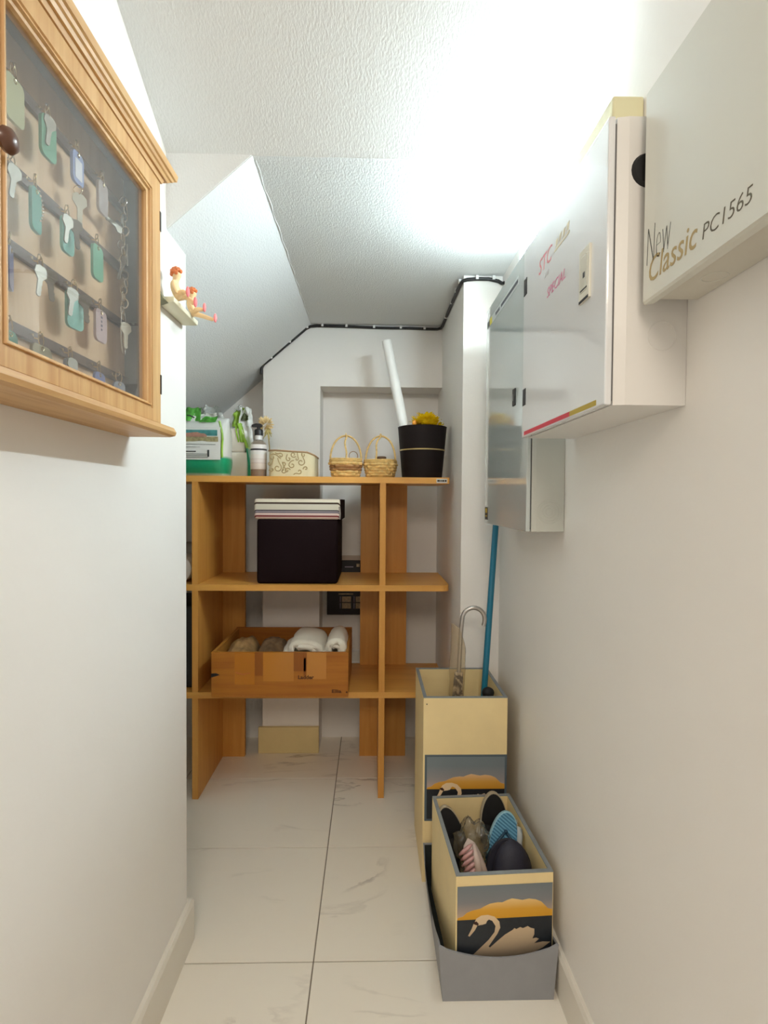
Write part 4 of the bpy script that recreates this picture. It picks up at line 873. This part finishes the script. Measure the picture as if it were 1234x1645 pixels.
bm_ = thing('broom', (.44, 2.13, .02), 'teal broom handle standing in the tall cream box against the wall', 'broom')
pa, pb = Vector((.437, 2.085, .30)), Vector((.533, 2.215, 1.42))
MB().tube([pa, pa.lerp(pb, .5), pb], .0125, 14).build('handle', mat('teal_handle', (14, 116, 146), .35, coat=.2), bm_, smooth=True)
MB().tube([pa + Vector((-.003, 0, -.03)), pa + Vector((0, 0, .02))], .017, 14).build('collar', M_black, bm_, smooth=40)
MB().box(.36, .48, 2.06, 2.10, .21, .28, b=.01).build('head', M_black, bm_)
b = MB()
for q in range(70):
    x = .364 + .112 * ((q * .618) % 1); y = 2.064 + .032 * ((q * .377) % 1); b.tube([(x, y, .215), (x + (x - .42) * .25, y + .004 * math.sin(q), .012)], .0022, 4)
b.build('bristles', mat('bristle_black', (30, 32, 36), .7), bm_, kind='stuff')
dp = thing('black_brush', (.46, 2.02, .02), 'black rounded brush top beside the broom handle in the tall box', 'brush')
MB().tube([(.456, 2.03, .012), (.458, 2.03, .30), (.460, 2.03, .60), (.460, 2.03, .655)], [.014, .016, .02, .022], 14).build('stick', M_blackr, dp, smooth=True)
MB().ball((.460, 2.03, .652), .024, 16, (1, .8, .9)).build('knob', M_blackr, dp, smooth=True)

um = thing('umbrella', (.335, 2.06, .02), 'rolled umbrella with silver crook handle in a clear plastic sleeve', 'umbrella')
M_umb = bpy.data.materials.new('umbrella_fabric'); M_umb.use_nodes = True; _nt = M_umb.node_tree
_tc = _nt.nodes.new('ShaderNodeTexCoord'); _v = _nt.nodes.new('ShaderNodeTexNoise'); _v.inputs['Scale'].default_value = 34; _v.inputs['Distortion'].default_value = 1.2; _nt.links.new(_tc.outputs['Object'], _v.inputs['Vector'])
_r = _nt.nodes.new('ShaderNodeValToRGB')
_r.color_ramp.elements[0].position = .44; _r.color_ramp.elements[0].color = (*lin((70, 58, 56)), 1); _r.color_ramp.elements[1].position = .60; _r.color_ramp.elements[1].color = (*lin((206, 188, 160)), 1)
_nt.links.new(_v.outputs['Fac'], _r.inputs[0]); _nt.links.new(_r.outputs[0], _nt.nodes['Principled BSDF'].inputs['Base Color']); _nt.nodes['Principled BSDF'].inputs['Roughness'].default_value = .6
hb, ht = Vector((.318, 2.05, .03)), Vector((.356, 2.05, .90))
crk = [ht.lerp(hb, .25), ht.lerp(hb, .1), ht]
R_ = .044; cxr = Vector((ht.x + .004 + R_, 2.05, ht.z + .035))
crk += [Vector((cxr.x - R_ * math.cos(a), 2.05, cxr.z + R_ * math.sin(a))) for a in [math.pi * q / 14 for q in range(15)]]
crk += [Vector((cxr.x + R_ - .001, 2.05, cxr.z - .012)), Vector((cxr.x + R_ - .004, 2.05, cxr.z - .026))]
MB().tube(crk, .0085, 12).build('crook_handle', mat('brushed_silver', (186, 182, 178), .28, metal=.9), um, smooth=True)
dv = (ht - hb)
b = MB(); rs = []
for k in range(15):
    v = k / 14; p = hb + dv * (.02 + .78 * v); r = .012 + .016 * math.sin(math.pi * min(1, .25 + v * .7)); rs.append([p + Vector((math.cos(a), math.sin(a) * .8, 0)) * r * (1 + .22 * math.cos(a * 6 + v * 5)) for a in [2 * math.pi * q / 36 for q in range(36)]])
b.rings(rs).build('furled_canopy', M_umb, um, smooth='all')
b = MB(); rs = []
for k in range(20):
    v = k / 19; p = hb + dv * (.60 + .40 * v) + Vector((-.004 - .006 * v, -.002, .0)); r = .030 - .004 * math.sin(v * 9) * .4
    cut = 0 if v < .8 else (v - .8) / .2
    rs.append([p + Vector((math.cos(a) * r * (1 - .62 * cut * (math.cos(a) > 0)), math.sin(a) * r * .6, .02 * cut * (-math.cos(a)))) + noise.noise_vector(Vector((a * .8, v * 9, 3))) * .003 for a in [2 * math.pi * q / 24 for q in range(24)]])
b.rings(rs, False).build('plastic_sleeve', clear('sleeve_film', (246, 240, 228), 1.2, .15, body=.15, bodycol=(228, 212, 182)), um, smooth='all')
MB().tube([hb + dv * .60 + Vector((-.002, 0, 0)), hb + dv * .64 + Vector((-.002, 0, 0))], .0315, 20).build('dark_band', mat('band_dark', (74, 74, 70), .6), um, smooth=40)

# ------------------------------------------------------------------ grey bin, swan box, shoes
M_bin = mat('bin_grey', (148, 150, 154), .55, var=.04, vscale=18, bump=.06, bscale=60)
gbn = thing('grey_bin', (.366, 1.66, 0), 'grey bin with a scooped rim in front, holding the swan box', 'bin')
GX0, GX1, GY0, GY1 = .197, .534, 1.440, 1.892
def rimz(side, t):
    if side == 'f': return .157 - .036 * math.sin(math.pi * t) ** .8
    if side == 'b': return .152
    ys = [(0, .157), (.07, .150), (.24, .115), (.5, .082), (.76, .058), (.90, .075), (.965, .103), (1, .152)]
    for (a, za_), (b_, zb_) in zip(ys, ys[1:]):
        if t <= b_: return za_ + (zb_ - za_) * (t - a) / (b_ - a)
    return .152
per = [(GX0 + (GX1 - GX0) * k / 14, GY0, rimz('f', k / 14)) for k in range(14)] + [(GX1, GY0 + (GY1 - GY0) * k / 14, rimz('s', k / 14)) for k in range(14)] \
    + [(GX1 - (GX1 - GX0) * k / 14, GY1, .152) for k in range(14)] + [(GX0, GY1 - (GY1 - GY0) * k / 14, rimz('s', 1 - k / 14)) for k in range(14)]
def inset(p, d): return (min(max(p[0], GX0 + d), GX1 - d), min(max(p[1], GY0 + d), GY1 - d))
tp = lambda p, z: (p[0] + (.012 * (1 - z / .157)) * (1 if p[0] < .366 else -1) * min(1, abs(p[0] - .366) / .16), p[1])
b = MB(); b.rings([[(*tp(p, 0), .0) for p in per], [(*tp(p, p[2]), p[2]) for p in per], [(*inset(tp(p, p[2]), .005), p[2]) for p in per], [(*inset(tp(p, 0), .006), .006) for p in per]], True)
b.build('bin_shell', M_bin, gbn, smooth=30)
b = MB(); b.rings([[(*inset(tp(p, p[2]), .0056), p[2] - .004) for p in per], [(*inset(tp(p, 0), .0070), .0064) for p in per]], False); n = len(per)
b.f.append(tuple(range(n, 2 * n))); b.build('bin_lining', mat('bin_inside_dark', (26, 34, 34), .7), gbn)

SM = Matrix.Translation((.246, 1.456, 0)) @ Matrix.Rotation(math.radians(3.0), 4, 'Z')
SBW, SBD, SBH = .281, .400, .345
sb = thing('swan_box', (.37, 1.66, .0065), 'low cream wooden box with a swan picture, full of shoes', 'box')
open_box('swan', 0, SBW, 0, SBD, SBH - .0065, sb, M=SM, z0=.0065)
picture(sb, SM @ Matrix.Translation((.004, 0, .10)), SBW - .006, .095, .118, .175)

def Rm(x, y, z, rx=0, ry=0, rz=0): return SM @ Matrix.Translation((x, y, z)) @ Matrix.Rotation(math.radians(rz), 4, 'Z') @ Matrix.Rotation(math.radians(rx), 4, 'X') @ Matrix.Rotation(math.radians(ry), 4, 'Y')
def sole(L, w, n=40, heel=.86):
    p = []
    for k in range(n):
        a = 2 * math.pi * k / n; t = math.sin(a); x = math.cos(a) * w / 2 * ((1 if t > 0 else heel) - .10 * math.exp(-((t + .15) / .35) ** 2)); p.append((math.copysign(abs(x) ** 1, x), L / 2 * math.copysign(abs(t) ** .92, t)))
    return p
def slipper(name, label, M, L, w, th, msole, medge, mstrap, strap='thong'):
    t = thing(name, M @ Vector((0, 0, -L / 2)), label, 'shoe', 'shoes in the swan box')
    s = sole(L, w)
    MB().rings([[(x * .985, 0, z * .99) for x, z in s], [(x, .002, z) for x, z in s], [(x, th - .002, z) for x, z in s], [(x * .985, th, z * .99) for x, z in s]]).xf(M).build('sole', medge, t, smooth=40)
    MB().rings([[(x * .93, -.0016, z * .95) for x, z in s], [(x * .95, .0004, z * .965) for x, z in s]]).xf(M).build('footbed', msole, t)
    if strap == 'thong':
        for sx in (-1, 1): MB().tube([(0, 0, L * .27), (sx * w * .18, -.018, L * .20), (sx * w * .42, -.020, L * .04), (sx * w * .47, .004, -L * .08)], [.004, .005, .006, .005], 8).xf(M).build('strap', mstrap, t, smooth=True)
        MB().ball((0, -.003, L * .27), .007, 10).xf(M).build('toe_post', mstrap, t, smooth=True)
    else:
        def fn(u, v):
            a = math.pi * u; return (math.cos(a) * w * .50, -.002 - math.sin(a) * .042 * (1 - .2 * v), -L * .10 + L * .24 * v)
        g = MB().grid(fn, 14, 5); n = len(g.v); g.v += [Vector((v.x * .95, v.y * .92, v.z)) for v in g.v]; g.f += [tuple(i + n for i in f[::-1]) for f in g.f]
        g.xf(M).build('band', mstrap, t, smooth='all')
    return t
M_sblk = mat('shoe_black', (17, 17, 20), .6); M_edge = mat('shoe_edge', (176, 164, 140), .6); M_sblue = None
M_blue = bpy.data.materials.new('ribbed_blue'); M_blue.use_nodes = True
_nt = M_blue.node_tree; _b = _nt.nodes['Principled BSDF']; _b.inputs['Roughness'].default_value = .5
_tc = _nt.nodes.new('ShaderNodeTexCoord'); _w = _nt.nodes.new('ShaderNodeTexWave'); _w.inputs['Scale'].default_value = 42; _w.bands_direction = 'DIAGONAL'; _nt.links.new(_tc.outputs['Object'], _w.inputs['Vector'])
_r = _nt.nodes.new('ShaderNodeValToRGB'); _r.color_ramp.elements[0].color = (*lin((58, 116, 150)), 1); _r.color_ramp.elements[1].color = (*lin((116, 176, 206)), 1)
_nt.links.new(_w.outputs['Fac'], _r.inputs[0]); _nt.links.new(_r.outputs[0], _b.inputs['Base Color'])
_bp = _nt.nodes.new('ShaderNodeBump'); _bp.inputs['Strength'].default_value = .6; _bp.inputs['Distance'].default_value = .002; _nt.links.new(_w.outputs['Fac'], _bp.inputs['Height']); _nt.links.new(_bp.outputs[0], _b.inputs['Normal'])
slipper('sandal', 'black sandal standing in the left back corner of the swan box', Rm(.058, .300, .232, -12, -14, 0), .250, .092, .018, M_sblk, M_edge, M_sblk, 'band')
slipper('sandal', 'black sandal with pale sole edge standing in the right back of the swan box', Rm(.212, .345, .240, -9, 0, 0), .262, .102, .020, M_sblk, M_edge, M_sblk, 'band')
slipper('flip_flop', 'light blue ribbed flip-flop leaning in the right of the swan box', Rm(.200, .215, .246, -20, 14, 0), .262, .106, .018, M_blue, mat('flip_edge', (150, 196, 212), .55), mat('flip_strap', (20, 60, 84), .5), 'thong')
# navy clog: closed rounded toe pointing up
cl = thing('clog', SM @ Vector((.196, .10, .13)), 'dark navy clog with round toe at the front right of the swan box', 'shoe', 'shoes in the swan box')
M_nav = mat('navy_foam', (26, 26, 44), .6, bump=.2, bscale=120)
rs = []
for k in range(16):
    v = k / 15; r = math.sqrt(max(0.0008, 1 - v ** 3.2)); wv = .140 / 2 * (.72 + .28 * min(1, v * 1.6)) * r; dv_ = .085 / 2 * r
    rs.append([(math.cos(a) * wv, math.sin(a) * dv_, -.20 + .245 * v) for a in [2 * math.pi * q / 28 for q in range(28)]])
CMx = Rm(.196, .112, .318, -14, 0, 0)
MB().rings(rs).xf(CMx).build('upper', M_nav, cl, smooth='all')
MB().rings([[(x * 1.05, .045, z) for x, z in [(q[0] * .144 / .1, q[1]) for q in sole(.235, .1)]], [(x * 1.05, .058, z) for x, z in [(q[0] * .144 / .1, q[1]) for q in sole(.235, .1)]]]).xf(CMx @ Matrix.Translation((0, -.012, -.085))).build('sole', mat('navy_sole', (34, 34, 50), .7), cl)
# pale pink slipper
pk = thing('pink_slipper', SM @ Vector((.075, .10, .13)), 'shiny pale pink padded slipper at the front left of the swan box', 'shoe', 'shoes in the swan box')
rs = []
for k in range(16):
    v = k / 15; r = math.sqrt(max(.001, 1 - v ** 2.6)); rs.append([(math.cos(a) * .092 / 2 * r * (.75 + .25 * v), math.sin(a) * .058 / 2 * r, -.19 + .24 * v) for a in [2 * math.pi * q / 28 for q in range(28)]])
PM = Rm(.072, .105, .325, -22, -6, 18)
MB().rings(rs).noisy(.0015, 60).xf(PM).build('padded_upper', mat('pale_satin', (196, 176, 166), .45, coat=.2, bump=.3, bscale=50), pk, smooth='all')
b = MB()
for q in range(12):
    z = .030 - .015 * q; b.tube([(-.043 + .002 * (q % 2), -.008, z - .010), (-.034, -.021, z - .002), (-.018, -.029 - .001 * (q % 2), z + .006), (-.006, -.030, z + .010)], [.004, .0062, .0060, .003], 8)
b.xf(PM).build('pink_ruching', mat('pink_satin', (188, 142, 140), .22, coat=.5), pk, smooth='all')
MB().tube([(.0, -.031, .04), (-.004, -.033, .0), (-.010, -.034, -.06)], [.003, .010, .013], 10).xf(PM).build('tongue', mat('pale_satin', (0, 0, 0)), pk, smooth='all')
# crumpled clear bag between the shoes
cbg = thing('plastic_bag', SM @ Vector((.09, .20, .15)), 'crumpled smoky plastic bag among the shoes in the swan box', 'plastic bag')
b = MB(); bmx = bmesh.new(); bmesh.ops.create_icosphere(bmx, subdivisions=4, radius=1)
for v in bmx.verts:
    d = v.co.copy(); n1 = noise.noise(d * 2.2 + Vector((3, 1, 4))); n2 = abs(noise.noise(d * 5.5)); v.co = Vector((d.x * .056, d.y * .050, d.z * .085)) * (1 + .35 * n1 - .30 * n2)
b.bm(bmx).xf(SM @ Matrix.Translation((.100, .220, .285))).build('crumpled_film', clear('smoky_film', (240, 238, 232), 1.6, .10, body=.12, bodycol=(190, 184, 168)), cbg, smooth='all')
wpp = thing('white_sheet', SM @ Vector((.262, .24, .18)), 'white paper wedged along the right side of the swan box', 'paper')
crumple(-.045, .045, 0, .15, 0, .008, 3.9, nu=12, nv=8, taper=.3).xf(SM @ Matrix.Translation((.2575, .235, .185)) @ Matrix.Rotation(math.radians(90), 4, 'Z')).build('sheet', M_bagw, wpp, smooth='all')
